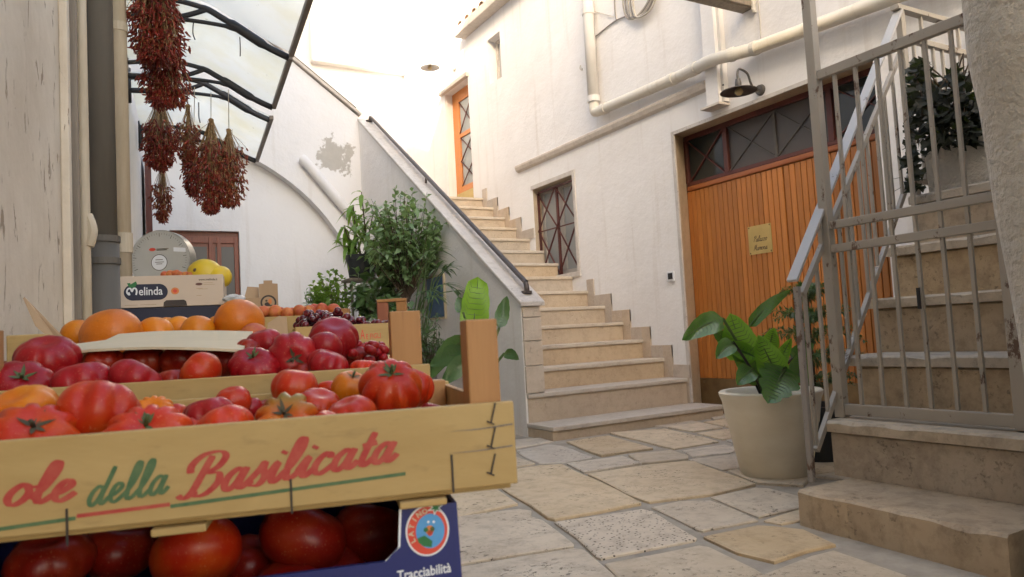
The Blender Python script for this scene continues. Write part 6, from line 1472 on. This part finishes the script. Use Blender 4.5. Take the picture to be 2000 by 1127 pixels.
for k in range(1): bag.ball(pbg, .05, 14, 10, (1.0, .7, .35))
bag.v = [(x + random.uniform(-.005, .005), y + random.uniform(-.005, .005), z + random.uniform(-.004, .004)) for x, y, z in bag.v]; tag(bag.build('plastic_bag', M['plastic']), 'crumpled pale plastic bag between the melons and the brown box', 'bag')

# ------------------------------------------------------------------ cherries, peaches, small trays
def tray(name, px, py, d, wpx, hpx, dep, label, mat='crate'):
    return carton(name, px, py, d, wpx, hpx, dep, label, mat, TZ + .001, cat='tray')
ct, cfp, cff, cw, ch = tray('cherry_tray', 578, 678, 2.5, 216, 39, .30, 'low pale tray of dark cherries printed in red')
cpf = lambda u, v, o: cff(u, -o, v)
type_('E FIGLI', lambda u, v, o: cpf(cw * .625 + u, S(8, 2.5) + v + u * .04, o), M['ink_red2'], cfp, S(15, 2.5), 'lettering', .0001, .0006, sx=.68)
type_('A', lambda u, v, o: cpf(cw * .575 + u, S(9, 2.5) + v, o), M['ink_red2'], cfp, S(27, 2.5), 'lettering', .0004, .0006, sx=.5)
ctop = at(578, 678, 2.5).z + ch
csrc = []
for k in range(4): csrc.append(None)
for k in range(130):
    u, v_ = random.uniform(.012, cw - .012), random.uniform(.012, .285); hz_ = .014 + .075 * max(0, 1 - abs(u / cw - .28) * 2.2) * random.random() ** .3
    p = cff(u, v_, ch - .012 + hz_ * random.uniform(.4, 1)); r = random.uniform(.0125, .0155)
    if k < 4:
        o = tomato('cherry', p, r, 'cherry', 'glossy dark cherry in the low pale tray', 2, .02, .92, None, None, 'cherries in the pale tray', 'cherry', dim=.14); csrc[k] = o
    else:
        o = bpy.data.objects.new('cherry', csrc[k % 4].data); col.objects.link(o); o.location = p; o.rotation_euler = (random.random() * 6, random.random() * 6, 0); tag(o, 'glossy dark cherry in the low pale tray', 'cherry', 'cherries in the pale tray')
MB().box(.008, cw - .008, .008, .29, ch - .032, ch - .024, fr=cff).build('liner', M['navy_dark'], ct)
pt_, pfp, pff, pw_, ph2 = tray('peach_tray', 498, 632, 2.95, 182, 12, .32, 'wooden tray of ripe peaches behind the cherries')
psrc = None
for i in range(7):
    for j in range(3):
        p = pff(.03 + (pw_ - .06) * (i + .5 * (j % 2)) / 6.5, .045 + j * .085, ph2 + .016 + random.uniform(-.006, .012)); r = random.uniform(.027, .031)
        if psrc is None or random.random() < .3: psrc = tomato('peach', p, r, 'peach', 'ripe red and yellow peach in the wooden tray', 1, .05, .92, None, None, 'peaches in the wooden tray', 'peach', dim=.12)
        else:
            o = bpy.data.objects.new('peach', psrc.data); col.objects.link(o); o.location = p; o.rotation_euler = (random.random() * 6, random.random() * 6, 0); tag(o, 'ripe red and yellow peach in the wooden tray', 'peach', 'peaches in the wooden tray')
for px, py, w_, h_, d_ in ((657, 627, 24, 24, 2.9),):
    f_ = FRI(px, py, d_); MB().box(0, S(w_, d_), 0, .035, 0, S(h_, d_), fr=f_).build('corner_post', M['post'], pt_, bevel=.003)
o = slab([at(520, 660, 1.95), at(563, 663, 1.95), at(559, 619, 1.98), at(545, 617, 1.98), at(523, 631, 1.97)], .004, 'card', 'cardboard_divider', None, 'small brown cardboard divider standing behind the purple tomatoes', 'cardboard')
# crate end with a hand hole
f_ = FRI(738, 640, 2.78); w_, h_ = S(57, 2.78), S(55, 2.78)
he = thing('crate_handle_end', f_(w_ / 2, .02, TZ - at(738, 640, 2.78).z), 'reddish wooden crate end with a hand hole behind the cherry tray', 'crate')
zb_ = TZ - at(738, 640, 2.78).z + .001
MB().box(0, w_ * .36, 0, .03, zb_, h_ - .012, fr=f_).build('corner_post', M['redwood2'], he, bevel=.002); MB().box(w_ * .66, w_, 0, .03, zb_, h_ - .012, fr=f_).build('corner_post', M['post'], he, bevel=.002); MB().box(0, w_, -.003, .033, h_ - .0115, h_, fr=f_).build('top_bar', M['post'], he, bevel=.002); MB().box(w_ * .36 + .001, w_ * .66 - .001, .004, .02, zb_, h_ * .45, fr=f_).build('end_board', M['post'], he)
# wooden crate corner at the far left
f_ = lambda x, y, z: fr1(x, y, z)
q_ = rowpt(14, 720, .60); lx, ly, lz = loc1(q_); lc = thing('wooden_box', fr1(lx, ly, lz - .1), 'corner of a worn wooden box at the left edge beside the purple tomatoes', 'box')
MB().box(lx - .05, lx + .008, ly + .13, ly + .16, lz - .10, lz + .055, fr=fr1).build('corner_post', M['crate'], lc, bevel=.002); MB().box(lx - .30, lx + .05, ly + .162, ly + .172, lz - .10, lz + .012, fr=fr1).build('board', M['redwood2'], lc)
